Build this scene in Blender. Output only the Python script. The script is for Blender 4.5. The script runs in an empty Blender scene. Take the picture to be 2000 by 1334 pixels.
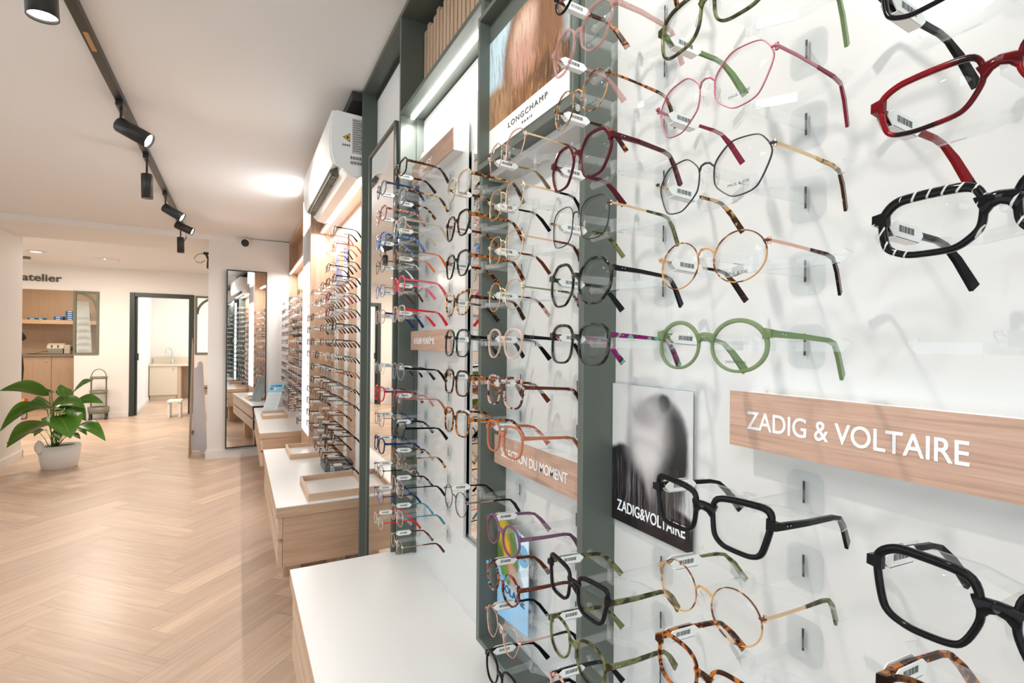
import bpy, bmesh, math, random
from mathutils import Vector, Matrix
S = bpy.context.scene
COL = S.collection
PI = math.pi
R = math.radians
rnd = random.Random(7)

# ------------------------------------------------------------------ camera
cam_d = bpy.data.cameras.new('camera'); cam = bpy.data.objects.new('camera', cam_d); COL.objects.link(cam)
cam_d.sensor_fit = 'HORIZONTAL'; cam_d.sensor_width = 36.0; cam_d.lens = 36.0*1000.7/2000
cam_d.clip_start = 0.02; cam_d.clip_end = 60
YAW, PITCH, ROLL = .4896, .00337, .00794
fw = Vector((math.sin(YAW)*math.cos(PITCH), math.cos(YAW)*math.cos(PITCH), math.sin(PITCH)))
rt = Vector((math.cos(YAW), -math.sin(YAW), 0)); up = rt.cross(fw)
r2 = rt*math.cos(ROLL)+up*math.sin(ROLL); u2 = -rt*math.sin(ROLL)+up*math.cos(ROLL)
M = Matrix((r2, u2, -fw)).transposed().to_4x4(); M.translation = Vector((0, 0, 1.27))
cam.matrix_world = M
S.camera = cam

# ------------------------------------------------------------------ world, exposure
w = bpy.data.worlds.new('daylight'); S.world = w; w.use_nodes = True
bgn = w.node_tree.nodes['Background']; bgn.inputs[0].default_value = (.86, .94, 1, 1); bgn.inputs[1].default_value = 1.75
vs = S.view_settings; vs.view_transform = 'Standard'; vs.look = 'None'; vs.gamma = 1; vs.use_curve_mapping = False
vs.exposure = 0.42
S.cycles.max_bounces = 10; S.cycles.diffuse_bounces = 5; S.cycles.glossy_bounces = 4
S.cycles.transmission_bounces = 6; S.cycles.transparent_max_bounces = 48
S.cycles.caustics_reflective = False; S.cycles.caustics_refractive = False
S.cycles.sample_clamp_indirect = 6.0
S.cycles.use_denoising = True

def tag(o, label=None, cat=None, group=None, kind=None):
    if label: o['label'] = label
    if cat: o['category'] = cat
    if group: o['group'] = group
    if kind: o['kind'] = kind
    return o

def adopt(o, parent):
    if parent is not None:
        o.parent = parent; o.matrix_parent_inverse = Matrix.Translation(-Vector(parent.location))

def area(name, loc, rot, sx, sy, power, col=(1, 1, 1), parent=None):
    d = bpy.data.lights.new(name, 'AREA'); d.shape = 'RECTANGLE'; d.size = sx; d.size_y = sy; d.energy = power; d.color = col
    o = bpy.data.objects.new(name, d); COL.objects.link(o); o.location = loc; o.rotation_euler = rot
    if parent: o.parent = parent
    return o
# the LED lines under the display shelves (their housings are built with the shelves)
area('shelf_led_light', (.525, .40, 2.03), (0, 0, 0), .02, 1.2, 3.2, (1, .98, .95))
area('shelf_led_light', (.525, 1.40, 2.03), (0, 0, 0), .02, .62, 2.6, (1, .98, .95))
area('shelf_led_light', (.50, 3.12, 2.03), (0, R(8), 0), .03, 1.35, 10, (1, .97, .93))
area('shelf_led_light', (.50, 5.4, 2.03), (0, R(8), 0), .03, 1.7, 12, (1, .97, .93))
# recessed ceiling lamps of the rooms at the back
area('workshop_lamp', (-3.0, 11.6, 2.42), (0, 0, 0), .5, .5, 17, (1, .80, .58))
area('kitchen_lamp', (-1.0, 12.2, 2.42), (0, 0, 0), .6, .6, 15, (1, .88, .72))
area('hall_lamp', (-1.7, 8.9, 2.42), (0, 0, 0), .5, .5, 44, (1, .90, .79))
area('hall_lamp', (-2.6, 9.0, 2.42), (0, 0, 0), .3, .3, 8, (1, .87, .72))
# added fill light for the shop, without a fixture, behind the camera
area('shop_fill', (-1.3, -.6, 2.38), (0, 0, 0), 1.2, 1.2, 24, (.95, .98, 1))
area('lit_poster_glow', (.41, 4.12, 2.25), (0, R(90), 0), .22, .4, 1.6, (.96, .98, 1))

# ------------------------------------------------------------------ materials
MATS = {}
def pmat(name, col, rough=.5, metal=0, **kw):
    if name in MATS: return MATS[name]
    m = bpy.data.materials.new(name); m.use_nodes = True; MATS[name] = m
    b = m.node_tree.nodes['Principled BSDF']
    b.inputs['Base Color'].default_value = (*col, 1); b.inputs['Roughness'].default_value = rough; b.inputs['Metallic'].default_value = metal
    for k, v in kw.items():
        b.inputs[k.replace('_', ' ')].default_value = v
    return m

class NT:
    def __init__(s, name):
        s.m = bpy.data.materials.new(name); s.m.use_nodes = True; MATS[name] = s.m
        s.t = s.m.node_tree; s.b = s.t.nodes['Principled BSDF']; s.out = s.t.nodes['Material Output']
    def n(s, ty, **kw):
        nd = s.t.nodes.new(ty)
        for k, v in kw.items():
            if k.startswith('i_'):
                key = k[2:].replace('_', ' ')
                key = int(key) if key.isdigit() else key
                nd.inputs[key].default_value = v
            else: setattr(nd, k, v)
        return nd
    def l(s, a, b): s.t.links.new(a, b)
    def mix(s, f, a, b, blend='MIX'):
        x = s.n('ShaderNodeMix', data_type='RGBA', blend_type=blend)
        for sock, v in ((x.inputs[0], f), (x.inputs[6], a), (x.inputs[7], b)):
            if hasattr(v, 'is_linked') or hasattr(v, 'links'): s.l(v, sock)
            else: sock.default_value = v if isinstance(v, (int, float)) else (*v, 1)
        return x.outputs[2]
    def math(s, op, a, b=0.0, c=None):
        x = s.n('ShaderNodeMath', operation=op)
        for i, v in enumerate((a, b) if c is None else (a, b, c)):
            if hasattr(v, 'links'): s.l(v, x.inputs[i])
            else: x.inputs[i].default_value = v
        return x.outputs[0]

def wood(name, light, dark, axis=1, rough=.45, scale=1.0, coord='Object', knots=.25, grain=1.0):
    """straight oak grain running along `axis` (0 x, 1 y, 2 z)"""
    t = NT(name); tc = t.n('ShaderNodeTexCoord'); mp = t.n('ShaderNodeMapping'); t.l(tc.outputs[coord], mp.inputs[0])
    sc = [34*scale]*3; sc[axis] = 1.6*scale; mp.inputs['Scale'].default_value = sc
    n1 = t.n('ShaderNodeTexNoise', i_Scale=1.0, i_Detail=6, i_Roughness=.65, i_Distortion=.6); t.l(mp.outputs[0], n1.inputs['Vector'])
    mp2 = t.n('ShaderNodeMapping'); t.l(tc.outputs[coord], mp2.inputs[0]); s2 = [160*scale]*3; s2[axis] = 5*scale; mp2.inputs['Scale'].default_value = s2
    n2 = t.n('ShaderNodeTexNoise', i_Scale=1.0, i_Detail=3); t.l(mp2.outputs[0], n2.inputs['Vector'])
    mp3 = t.n('ShaderNodeMapping'); t.l(tc.outputs[coord], mp3.inputs[0]); s3 = [6*scale]*3; s3[axis] = 1.4*scale; mp3.inputs['Scale'].default_value = s3
    vo = t.n('ShaderNodeTexNoise', i_Scale=1.3, i_Detail=2); t.l(mp3.outputs[0], vo.inputs['Vector'])
    r1 = t.n('ShaderNodeMapRange', i_1=.35, i_2=.7); t.l(n1.outputs[0], r1.inputs[0])
    c = t.mix(r1.outputs[0], light, dark)
    r2_ = t.n('ShaderNodeMapRange', i_1=.45, i_2=.75, i_3=0, i_4=.35*grain); t.l(n2.outputs[0], r2_.inputs[0])
    c = t.mix(r2_.outputs[0], c, tuple(x*.72 for x in dark))
    r3 = t.n('ShaderNodeMapRange', i_1=.55, i_2=.85, i_3=0, i_4=knots); t.l(vo.outputs[0], r3.inputs[0])
    c = t.mix(r3.outputs[0], c, tuple(x*.6 for x in dark))
    t.l(c, t.b.inputs['Base Color']); t.b.inputs['Roughness'].default_value = rough
    return t.m

wallw = pmat('wall_paint', (.84, .835, .83), .7)
wallwarm = pmat('warm_wall_paint', (.84, .80, .75), .7)
ceilm = pmat('ceiling_paint', (.87, .88, .885), .7)
beamm = pmat('beam_paint', (.88, .88, .88), .6)
white = pmat('white_satin', (.82, .81, .80), .35)
panelw = pmat('white_gloss_panel', (.635, .635, .63), .16)
lamin = pmat('white_laminate', (.76, .755, .74), .3)
green = pmat('green_grey_lacquer', (.095, .112, .096), .36)
darkgr = pmat('dark_green_frame', (.028, .036, .026), .4)
blackm = pmat('black_metal', (.02, .02, .02), .35)
chrome = pmat('brushed_steel', (.6, .58, .54), .3, 1)
mirror = pmat('mirror_glass', (.93, .94, .93), .01, 1)
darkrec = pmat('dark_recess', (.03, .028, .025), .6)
oak = wood('oak_along_wall', (.62, .42, .285), (.47, .30, .195), 1)
oakx = wood('oak_across', (.62, .42, .285), (.47, .30, .195), 0)
oakz = wood('oak_upright', (.60, .40, .27), (.47, .30, .20), 2)
oakbox = wood('oak_tray', (.66, .46, .32), (.55, .37, .25), 0)
oaksign = wood('oak_sign', (.56, .365, .275), (.43, .26, .19), 1, knots=1.0, scale=2.6, grain=1.6)
slatw = wood('slat_wood', (.70, .50, .35), (.58, .39, .26), 2)
kraft = wood('beige_laminate', (.62, .46, .33), (.56, .41, .29), 2, grain=.4)
olive = pmat('olive_metal', (.16, .155, .10), .45)
led = NT('led_diffuser'); led.b.inputs['Emission Color'].default_value = (1, .985, .96, 1); led.b.inputs['Emission Strength'].default_value = 6
led.b.inputs['Base Color'].default_value = (.9, .9, .9, 1); led = led.m
ledsoft = NT('lit_panel'); ledsoft.b.inputs['Emission Color'].default_value = (1, .985, .96, 1); ledsoft.b.inputs['Emission Strength'].default_value = 1.2; ledsoft = ledsoft.m
ledpan = NT('led_panel'); ledpan.b.inputs['Emission Color'].default_value = (1, .98, .95, 1); ledpan.b.inputs['Emission Strength'].default_value = 2; ledpan = ledpan.m
lampface = NT('lamp_face'); lampface.b.inputs['Emission Color'].default_value = (1, .93, .82, 1); lampface.b.inputs['Emission Strength'].default_value = 30; lampface = lampface.m

def clear(name, tint, gloss=1.0, white_=0.0, rough=.03, ior=1.45):
    """clear plastic or glass: transmits straight through, reflects by Fresnel"""
    t = NT(name); t.t.nodes.remove(t.b)
    tr = t.n('ShaderNodeBsdfTransparent'); tr.inputs[0].default_value = (*tint, 1)
    gl = t.n('ShaderNodeBsdfGlossy'); gl.inputs['Roughness'].default_value = rough
    fr = t.n('ShaderNodeFresnel', i_IOR=ior)
    ge = t.n('ShaderNodeNewGeometry'); front_ = t.math('SUBTRACT', 1.0, ge.outputs['Backfacing'])
    f = t.math('MULTIPLY', t.math('MULTIPLY', fr.outputs[0], gloss), front_)
    base = tr.outputs[0]
    if white_ > 0:
        df = t.n('ShaderNodeBsdfTranslucent'); df.inputs[0].default_value = (.95, .97, .97, 1)
        d2 = t.n('ShaderNodeBsdfDiffuse'); d2.inputs[0].default_value = (.93, .95, .95, 1)
        a = t.n('ShaderNodeMixShader'); t.l(df.outputs[0], a.inputs[1]); t.l(d2.outputs[0], a.inputs[2])
        b = t.n('ShaderNodeMixShader'); b.inputs[0].default_value = white_; t.l(tr.outputs[0], b.inputs[1]); t.l(a.outputs[0], b.inputs[2]); base = b.outputs[0]
    mx = t.n('ShaderNodeMixShader'); t.l(f, mx.inputs[0]); t.l(base, mx.inputs[1]); t.l(gl.outputs[0], mx.inputs[2])
    t.l(mx.outputs[0], t.out.inputs['Surface'])
    return t.m
tabmat = clear('clear_tab', (.97, .98, .982), 1.2, .01, .04)
lensm = clear('demo_lens', (.99, .993, .993), .5, 0, .01)
acry = clear('clear_acrylic', (.975, .985, .987), 1.6, .08, .05)
glassm = clear('window_glass', (.97, .985, .98), 1.0, 0, .005)

# floor: one mesh of herringbone planks, the grain from the planks' own UVs
def floor_mat():
    t = NT('herringbone_oak'); uv = t.n('ShaderNodeUVMap', uv_map='UVMap'); at = t.n('ShaderNodeAttribute', attribute_name='plank')
    sep = t.n('ShaderNodeSeparateColor'); t.l(at.outputs['Color'], sep.inputs[0])
    cmb = t.n('ShaderNodeCombineXYZ'); off = t.math('MULTIPLY', sep.outputs[1], 40.0); t.l(off, cmb.inputs[2]); t.l(off, cmb.inputs[0])
    va = t.n('ShaderNodeVectorMath', operation='ADD'); t.l(uv.outputs[0], va.inputs[0]); t.l(cmb.outputs[0], va.inputs[1])
    def noise(sx, sy, det, dist):
        mp = t.n('ShaderNodeMapping'); mp.inputs['Scale'].default_value = (sx, sy, 1); t.l(va.outputs[0], mp.inputs[0])
        n = t.n('ShaderNodeTexNoise', i_Scale=1.0, i_Detail=det, i_Roughness=.6, i_Distortion=dist); t.l(mp.outputs[0], n.inputs['Vector']); return n.outputs[0]
    a = noise(1.7, 26, 5, 1.2); b = noise(6, 170, 3, .2); k = noise(5.5, 13, 2, .3)
    ra = t.n('ShaderNodeMapRange', i_1=.35, i_2=.68); t.l(a, ra.inputs[0])
    c = t.mix(ra.outputs[0], (.68, .51, .385), (.555, .39, .28))
    rb = t.n('ShaderNodeMapRange', i_1=.5, i_2=.8, i_3=0, i_4=.4); t.l(b, rb.inputs[0])
    c = t.mix(rb.outputs[0], c, (.43, .285, .195))
    rk = t.n('ShaderNodeMapRange', i_1=.72, i_2=.80, i_3=0, i_4=.55); t.l(k, rk.inputs[0])
    c = t.mix(rk.outputs[0], c, (.36, .22, .14))
    hs = t.n('ShaderNodeHueSaturation'); t.l(c, hs.inputs['Color']); v = t.math('MULTIPLY_ADD', sep.outputs[0], .22, .90); t.l(v, hs.inputs['Value'])
    # joints between planks
    su = t.n('ShaderNodeSeparateXYZ'); t.l(uv.outputs[0], su.inputs[0])
    def edge(o, L):
        h = t.math('SUBTRACT', o, L/2); h = t.math('ABSOLUTE', h); return t.math('GREATER_THAN', h, L/2-.0011)
    e = t.math('MAXIMUM', edge(su.outputs[0], .71), edge(su.outputs[1], .142))
    c2 = t.mix(t.math('MULTIPLY', e, .6), hs.outputs[0], (.22, .13, .08))
    t.l(c2, t.b.inputs['Base Color']); t.b.inputs['Roughness'].default_value = .38
    t.b.inputs['Coat Weight'].default_value = .06; t.b.inputs['Coat Roughness'].default_value = .2
    return t.m
floorm = floor_mat()

def blobs(name, base, items, coord='UV', noise=0.0, nscale=4, rough=.35, emit=0, streak=None):
    """printed picture: soft ellipses (cx, cy, rx, ry, angle, softness, colour) over a base colour, in the sheet's own UVs"""
    t = NT(name); tc = t.n('ShaderNodeTexCoord'); src = tc.outputs[coord]
    if noise:
        ns = t.n('ShaderNodeTexNoise', i_Scale=nscale, i_Detail=4); t.l(src, ns.inputs['Vector'])
        sb = t.n('ShaderNodeVectorMath', operation='SUBTRACT'); t.l(ns.outputs['Color'], sb.inputs[0]); sb.inputs[1].default_value = (.5, .5, .5)
        scn = t.n('ShaderNodeVectorMath', operation='SCALE'); t.l(sb.outputs[0], scn.inputs[0]); scn.inputs['Scale'].default_value = noise
        ad = t.n('ShaderNodeVectorMath', operation='ADD'); t.l(src, ad.inputs[0]); t.l(scn.outputs[0], ad.inputs[1]); src = ad.outputs[0]
    c = None
    for (cx, cy, rx, ry, ang, soft, col) in items:
        mp = t.n('ShaderNodeMapping', vector_type='TEXTURE'); mp.inputs['Location'].default_value = (cx, cy, 0); mp.inputs['Rotation'].default_value = (0, 0, R(ang)); mp.inputs['Scale'].default_value = (rx, ry, 1)
        t.l(src, mp.inputs[0]); ln = t.n('ShaderNodeVectorMath', operation='LENGTH'); t.l(mp.outputs[0], ln.inputs[0])
        mr = t.n('ShaderNodeMapRange', i_1=1+soft, i_2=1-soft); mr.interpolation_type = 'SMOOTHSTEP'; t.l(ln.outputs['Value'], mr.inputs[0])
        c = t.mix(mr.outputs[0], base if c is None else c, col)
    if streak:      # fine strands: (angle, density, strength, lowest v, highest v, colour)
        for (ang, dens, st_, v0, v1, col) in streak:
            mp = t.n('ShaderNodeMapping'); mp.inputs['Rotation'].default_value = (0, 0, R(ang)); mp.inputs['Scale'].default_value = (dens, dens*.07, 1); t.l(src, mp.inputs[0])
            ns = t.n('ShaderNodeTexNoise', i_Scale=1.0, i_Detail=3, i_Distortion=.8); t.l(mp.outputs[0], ns.inputs['Vector'])
            mr = t.n('ShaderNodeMapRange', i_1=.50, i_2=.68, i_3=0, i_4=st_); t.l(ns.outputs[0], mr.inputs[0])
            sp = t.n('ShaderNodeSeparateXYZ'); t.l(src, sp.inputs[0]); a = t.n('ShaderNodeMapRange', i_1=v1, i_2=v1-.18); t.l(sp.outputs[1], a.inputs[0]); b = t.n('ShaderNodeMapRange', i_1=v0, i_2=v0+.12); t.l(sp.outputs[1], b.inputs[0])
            c = t.mix(t.math('MULTIPLY', mr.outputs[0], t.math('MULTIPLY', a.outputs[0], b.outputs[0])), c, col)
    t.l(c, t.b.inputs['Base Color']); t.b.inputs['Roughness'].default_value = rough
    if emit: t.l(c, t.b.inputs['Emission Color']); t.b.inputs['Emission Strength'].default_value = emit
    return t.m

# ------------------------------------------------------------------ mesh builder
class MB:
    def __init__(s): s.v = []; s.f = []; s.mi = []; s.uv = {}; s.sm = []
    def add(s, vs, fs, mi=0, smooth=False):
        o = len(s.v); s.v += [tuple(p) for p in vs]
        for f in fs: s.f.append(tuple(i+o for i in f)); s.mi.append(mi); s.sm.append(smooth)
        return s
    def box(s, x0, x1, y0, y1, z0, z1, mi=0):
        v = [(x, y, z) for z in (z0, z1) for y in (y0, y1) for x in (x0, x1)]
        return s.add(v, [(0, 2, 3, 1), (4, 5, 7, 6), (0, 1, 5, 4), (2, 6, 7, 3), (0, 4, 6, 2), (1, 3, 7, 5)], mi)
    def prism(s, pts, axis, a, b, mi=0, smooth=False):
        """outline pts (2D) extruded along axis from a to b; 2D axes are the two others in order"""
        def P(p, h):
            q = list(p); q.insert(axis, h); return tuple(q)
        n = len(pts); v = [P(p, a) for p in pts]+[P(p, b) for p in pts]
        s.add(v, [(i, (i+1) % n, (i+1) % n+n, i+n) for i in range(n)], mi, smooth)
        s.add([P(p, a) for p in pts], [tuple(range(n))], mi); s.add([P(p, b) for p in pts], [tuple(range(n))[::-1]], mi)
        return s
    def sweep(s, path, sec, mi=0, up=(0, 0, 1), closed=False, cap=True, smooth=True, scale=None):
        """sec: list of (side, up) offsets; scale: per-point (a, b)"""
        P = [Vector(p) for p in path]; n = len(P); m = len(sec); vs_ = []; up = Vector(up)
        for i, p in enumerate(P):
            a = P[(i-1) % n] if (closed or i > 0) else p; b = P[(i+1) % n] if (closed or i < n-1) else p
            t = (b-a); t = t.normalized() if t.length > 1e-9 else Vector((1, 0, 0))
            sd = t.cross(up)
            if sd.length < 1e-4: sd = t.cross(Vector((1, .01, 0)))
            sd.normalize(); u = sd.cross(t).normalized()
            ka, kb = (1, 1) if scale is None else scale[i]
            for (q, r) in sec: vs_.append(p+sd*(q*ka)+u*(r*kb))
        fs = []
        for i in range(n if closed else n-1):
            j = (i+1) % n
            for k in range(m): fs.append((i*m+k, i*m+(k+1) % m, j*m+(k+1) % m, j*m+k))
        s.add(vs_, fs, mi, smooth)
        if cap and not closed:
            s.add(vs_[:m], [tuple(range(m))[::-1]], mi); s.add(vs_[-m:], [tuple(range(m))], mi)
        return s
    def tube(s, path, r, mi=0, seg=8, **kw): return s.sweep(path, [(r*math.cos(2*PI*k/seg), r*math.sin(2*PI*k/seg)) for k in range(seg)], mi, **kw)
    def lathe(s, prof, c, mi=0, seg=24, sx=1, sy=1, mat=None):
        vs_ = []; n = len(prof)
        for (r, z) in prof:
            for k in range(seg):
                a = 2*PI*k/seg; p = Vector((r*sx*math.cos(a), r*sy*math.sin(a), z))
                if mat is not None: p = mat @ p
                vs_.append(p+Vector(c))
        fs = [(i*seg+k, i*seg+(k+1) % seg, (i+1)*seg+(k+1) % seg, (i+1)*seg+k) for i in range(n-1) for k in range(seg)]
        s.add(vs_, fs, mi, True)
        s.add(vs_[:seg], [tuple(range(seg))[::-1]], mi); s.add(vs_[-seg:], [tuple(range(seg))], mi)
        return s
    def mesh(s, name, mats):
        me = bpy.data.meshes.new(name); me.from_pydata(s.v, [], s.f)
        for m in (mats if isinstance(mats, (list, tuple)) else [mats]): me.materials.append(m)
        me.polygons.foreach_set('material_index', s.mi); me.polygons.foreach_set('use_smooth', s.sm)
        me.update(); return me
    def build(s, name, mats, parent=None, bevel=0, weld=False, uvplane=None, fix=True):
        me = s.mesh(name, mats)
        if fix or weld:
            bm = bmesh.new(); bm.from_mesh(me)
            if weld: bmesh.ops.remove_doubles(bm, verts=bm.verts, dist=1e-6)
            bmesh.ops.recalc_face_normals(bm, faces=bm.faces); bm.to_mesh(me); bm.free()
        o = bpy.data.objects.new(name, me); COL.objects.link(o)
        adopt(o, parent)
        if bevel:
            md = o.modifiers.new('bevel', 'BEVEL'); md.width = bevel; md.segments = 2; md.limit_method = 'ANGLE'; md.angle_limit = R(40)
        return o
def empty(name, loc=(0, 0, 0), label=None, cat=None, group=None, kind=None):
    o = bpy.data.objects.new(name, None); COL.objects.link(o); o.location = loc; o.empty_display_size = .05
    return tag(o, label, cat, group, kind)
def bx(name, m, x0, x1, y0, y1, z0, z1, parent=None, bevel=0, kind=None):
    o = MB().box(x0, x1, y0, y1, z0, z1).build(name, m, parent, bevel)
    if kind: o['kind'] = kind
    return o
def sheet(name, m, p0, p1, p2, p3, parent=None, th=.0015):
    """thin printed sheet, corners bottom-left, bottom-right, top-right, top-left, with UVs 0..1 on the front"""
    a, b, c, d = (Vector(p) for p in (p0, p1, p2, p3)); nrm = (b-a).cross(d-a).normalized()*th
    me = bpy.data.meshes.new(name); v = [a, b, c, d, a-nrm, b-nrm, c-nrm, d-nrm]
    me.from_pydata(v, [], [(0, 1, 2, 3), (7, 6, 5, 4), (0, 4, 5, 1), (1, 5, 6, 2), (2, 6, 7, 3), (3, 7, 4, 0)])
    uv = me.uv_layers.new(name='UVMap'); U = [(0, 0), (1, 0), (1, 1), (0, 1)]*2
    for lp in me.loops: uv.data[lp.index].uv = U[lp.vertex_index]
    me.materials.append(m); o = bpy.data.objects.new(name, me); COL.objects.link(o)
    adopt(o, parent)
    return o
ROT_W = Matrix(((0, 0, -1), (-1, 0, 0), (0, 1, 0)))     # reads left to right when looking along +x
ROT_F = Matrix(((1, 0, 0), (0, 0, -1), (0, 1, 0)))      # reads left to right when looking along +y
def text(name, body, m, loc, rot, cap, width=None, parent=None, bold=0.0, align='LEFT', ext=.0004, space=1.0):
    c = bpy.data.curves.new(name, 'FONT'); c.body = body; c.size = cap/.72; c.extrude = ext; c.offset = bold; c.align_x = align; c.space_character = space
    c.materials.append(m); o = bpy.data.objects.new(name, c); COL.objects.link(o)
    sx = 1.0
    if width:
        bpy.context.view_layer.update(); sx = width/max(o.dimensions.x, 1e-6)
    mw = rot.to_4x4() @ Matrix.Diagonal((sx, 1, 1, 1)); mw.translation = Vector(loc)
    bpy.context.view_layer.update(); me = bpy.data.meshes.new_from_object(o.evaluated_get(bpy.context.evaluated_depsgraph_get()))
    bpy.data.objects.remove(o); o = bpy.data.objects.new(name, me); COL.objects.link(o)
    if not me.materials: me.materials.append(m)
    me.transform(mw)
    adopt(o, parent)
    return o

# ================================================================== THE ROOM
X0, X1, Y0, Y1 = -4.6, .70, -3.0, 14.0
def build_floor():
    L, W = .71, .142; bm = bmesh.new(); uvl = bm.loops.layers.uv.new('UVMap'); cl = bm.loops.layers.color.new('plank')
    ox, oy = -.235, .02; q = 1/math.sqrt(2); rr = random.Random(3)
    def quad(u, v, lu, lv, vert):
        pts = [(u, v), (u+lu, v), (u+lu, v+lv), (u, v+lv)]
        wp = [((a-b)*q+ox, (a+b)*q+oy) for a, b in pts]
        if max(p[0] for p in wp) < X0 or min(p[0] for p in wp) > X1 or max(p[1] for p in wp) < Y0 or min(p[1] for p in wp) > Y1: return
        f = bm.faces.new([bm.verts.new((x, y, 0)) for x, y in wp])
        c = (rr.random(), rr.random(), rr.random(), 1); uv = [(0, 0), (lu, 0), (lu, lv), (0, lv)]
        if vert: uv = [(b, a) for a, b in uv]
        if rr.random() < .5: uv = [(L-a, W-b) for a, b in uv]
        for lp, t_ in zip(f.loops, uv): lp[uvl].uv = t_; lp[cl] = c
    for j in range(-16, 16):
        for i in range(-130, 170):
            u = i*W+j*2*L; v = i*W
            quad(u, v, L, W, False); quad(u+L, v+W-L, W, L, True)
    for co, no in (((X0, 0, 0), (-1, 0, 0)), ((X1, 0, 0), (1, 0, 0)), ((0, Y0, 0), (0, -1, 0)), ((0, Y1, 0), (0, 1, 0))):
        bmesh.ops.bisect_plane(bm, geom=bm.verts[:]+bm.edges[:]+bm.faces[:], plane_co=co, plane_no=no, clear_outer=True)
    # slab under the planks
    vs_ = [bm.verts.new(p) for p in ((X0, Y0, -.06), (X1, Y0, -.06), (X1, Y1, -.06), (X0, Y1, -.06))]; bm.faces.new(vs_)
    bmesh.ops.recalc_face_normals(bm, faces=bm.faces)
    for f in bm.faces:
        if f.normal.z < 0 and f.calc_center_median().z > -.01: f.normal_flip()
    me = bpy.data.meshes.new('floor'); bm.to_mesh(me); bm.free(); me.materials.append(floorm)
    o = bpy.data.objects.new('floor', me); COL.objects.link(o); o['kind'] = 'structure'
build_floor()
ST = 'structure'
bx('ceiling', ceilm, X0, X1, Y0, 6.5, 2.41, 2.53, kind=ST)
bx('ceiling', ceilm, X0, X1, 6.5, Y1, 2.456, 2.56, kind=ST)
tag(MB().prism([(X0, 6.00), (X1, 6.45), (X1, 7.25), (X0, 7.18)], 2, 2.355, 2.43).build('trim_1', beamm), kind=ST)   # dropped beam
bx('wall_right', wallw, .64, X1, Y0, 10.6, 0, 2.5, kind=ST)
bx('wall_left', wallw, -2.17, -2.06, 3.4, 7.34, 0, 2.40, kind=ST)
m = MB().box(-2.06, -2.045, 3.4, 7.355, 0, .08).box(-2.17, -2.045, 7.34, 7.355, 0, .08); tag(m.build('baseboard_left', white), kind=ST)
# far wall with the workshop opening, its side window, the kitchen door and the right-hand window
YB, YC = 10.55, 10.66
for (a, b, c, d) in ((X0, -3.6, 0, 2.5), (-3.6, -2.33, 2.056, 2.5), (-2.33, -2.015, 2.056, 2.5), (-2.33, -2.015, 0, 1.03), (-2.015, -1.60, 0, 2.5),
                     (-1.60, -.71, 2.06, 2.5), (-.71, -.68, 0, 2.5), (-.68, -.30, 2.056, 2.5), (-.68, -.30, 0, 1.03), (-.30, X1, 0, 2.5)):
    pass
m = MB()
for r_ in ((X0, -3.6, 0, 2.5), (-3.6, -1.60, 2.056, 2.5), (-2.33, -2.015, 0, 1.03), (-2.015, -1.60, 0, 2.056), (-1.60, -.71, 2.06, 2.5), (-.71, -.68, 0, 2.5), (-.68, -.30, 2.056, 2.5), (-.68, -.30, 0, 1.03), (-.30, X1, 0, 2.5)):
    m.box(r_[0], r_[1], YB, YC, r_[2], r_[3])
tag(m.build('wall_back', wallwarm), kind=ST)
bx('baseboard_back', white, -2.33, -1.62, YB-.014, YB, 0, .07, kind=ST)
# pillar wall that closes the shop on the right
bx('wall_front', wallw, -.295, .62, 6.387, 6.95, 0, 2.40, kind=ST)
tag(MB().box(-.31, .62, 6.372, 6.387, 0, .085).box(-.31, -.295, 6.387, 6.96, 0, .085).build('baseboard_front', white), kind=ST)
# workshop shell and kitchen shell behind the far wall
bx('wall_workshop', kraft, X0, -1.88, 12.9, 13.0, 0, 2.5, kind=ST)
bx('wall_workshop_side', wallwarm, -1.96, -1.88, 10.66, 12.9, 0, 2.5, kind=ST)
bx('wall_outer', wallwarm, X0-.1, X0, 7.0, Y1, 0, 2.5, kind=ST)
tag(MB().prism([(-1.60, 10.66), (-1.55, 10.66), (-1.70, 13.7), (-1.78, 13.7)], 2, 0, 2.46).build('wall_kitchen_side', wallwarm), kind=ST)
bx('wall_kitchen', wallwarm, -1.80, X1, 13.7, 13.8, 0, 2.5, kind=ST)
tag(MB().prism([(-1.55, 10.67), (-1.538, 10.67), (-1.688, 13.69), (-1.70, 13.69)], 2, 0, .07).build('baseboard_kitchen', white), kind=ST)
# shopfront behind the camera and along the street side: frames and panes
m = MB()
for x in (-4.6, -3.2, -1.9, -.6, .6): m.box(x-.03, x+.03, -3.0, -2.93, 0, 2.41)
m.box(-4.6, .64, -3.0, -2.93, 0, .08).box(-4.6, .64, -3.0, -2.93, 2.3, 2.41)
wf = m.build('window_1', darkgr); wf['kind'] = ST
bx('pane', glassm, -4.57, .60, -2.97, -2.962, .08, 2.3, parent=wf)
m = MB()
for y in (-2.9, -1.0, 1.2, 3.37): m.box(-2.17, -2.10, y-.03, y+.03, 0, 2.41)
m.box(-2.17, -2.10, -2.93, 3.4, 0, .3).box(-2.17, -2.10, -2.93, 3.4, 2.3, 2.41)
wf = m.build('window_2', darkgr); wf['kind'] = ST
bx('pane', glassm, -2.14, -2.132, -2.9, 3.37, .3, 2.3, parent=wf)

# ---- kitchen door frame, and the leaf slid into the wall
m = MB().box(-1.612, -1.545, YB-.02, YC+.02, 0, 2.069).box(-.775, -.702, YB-.02, YC+.02, 0, 2.069).box(-1.545, -.775, YB-.02, YC+.02, 2.0, 2.069)
df = m.build('door_1', darkgr, bevel=.004); df['kind'] = ST
bx('door_leaf', darkgr, -1.545, -1.515, YC-.055, YC-.01, .005, 1.998, parent=df)
bx('strike_plate', blackm, -1.515, -1.497, YC-.05, YC-.015, .93, 1.05, parent=df)
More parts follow.
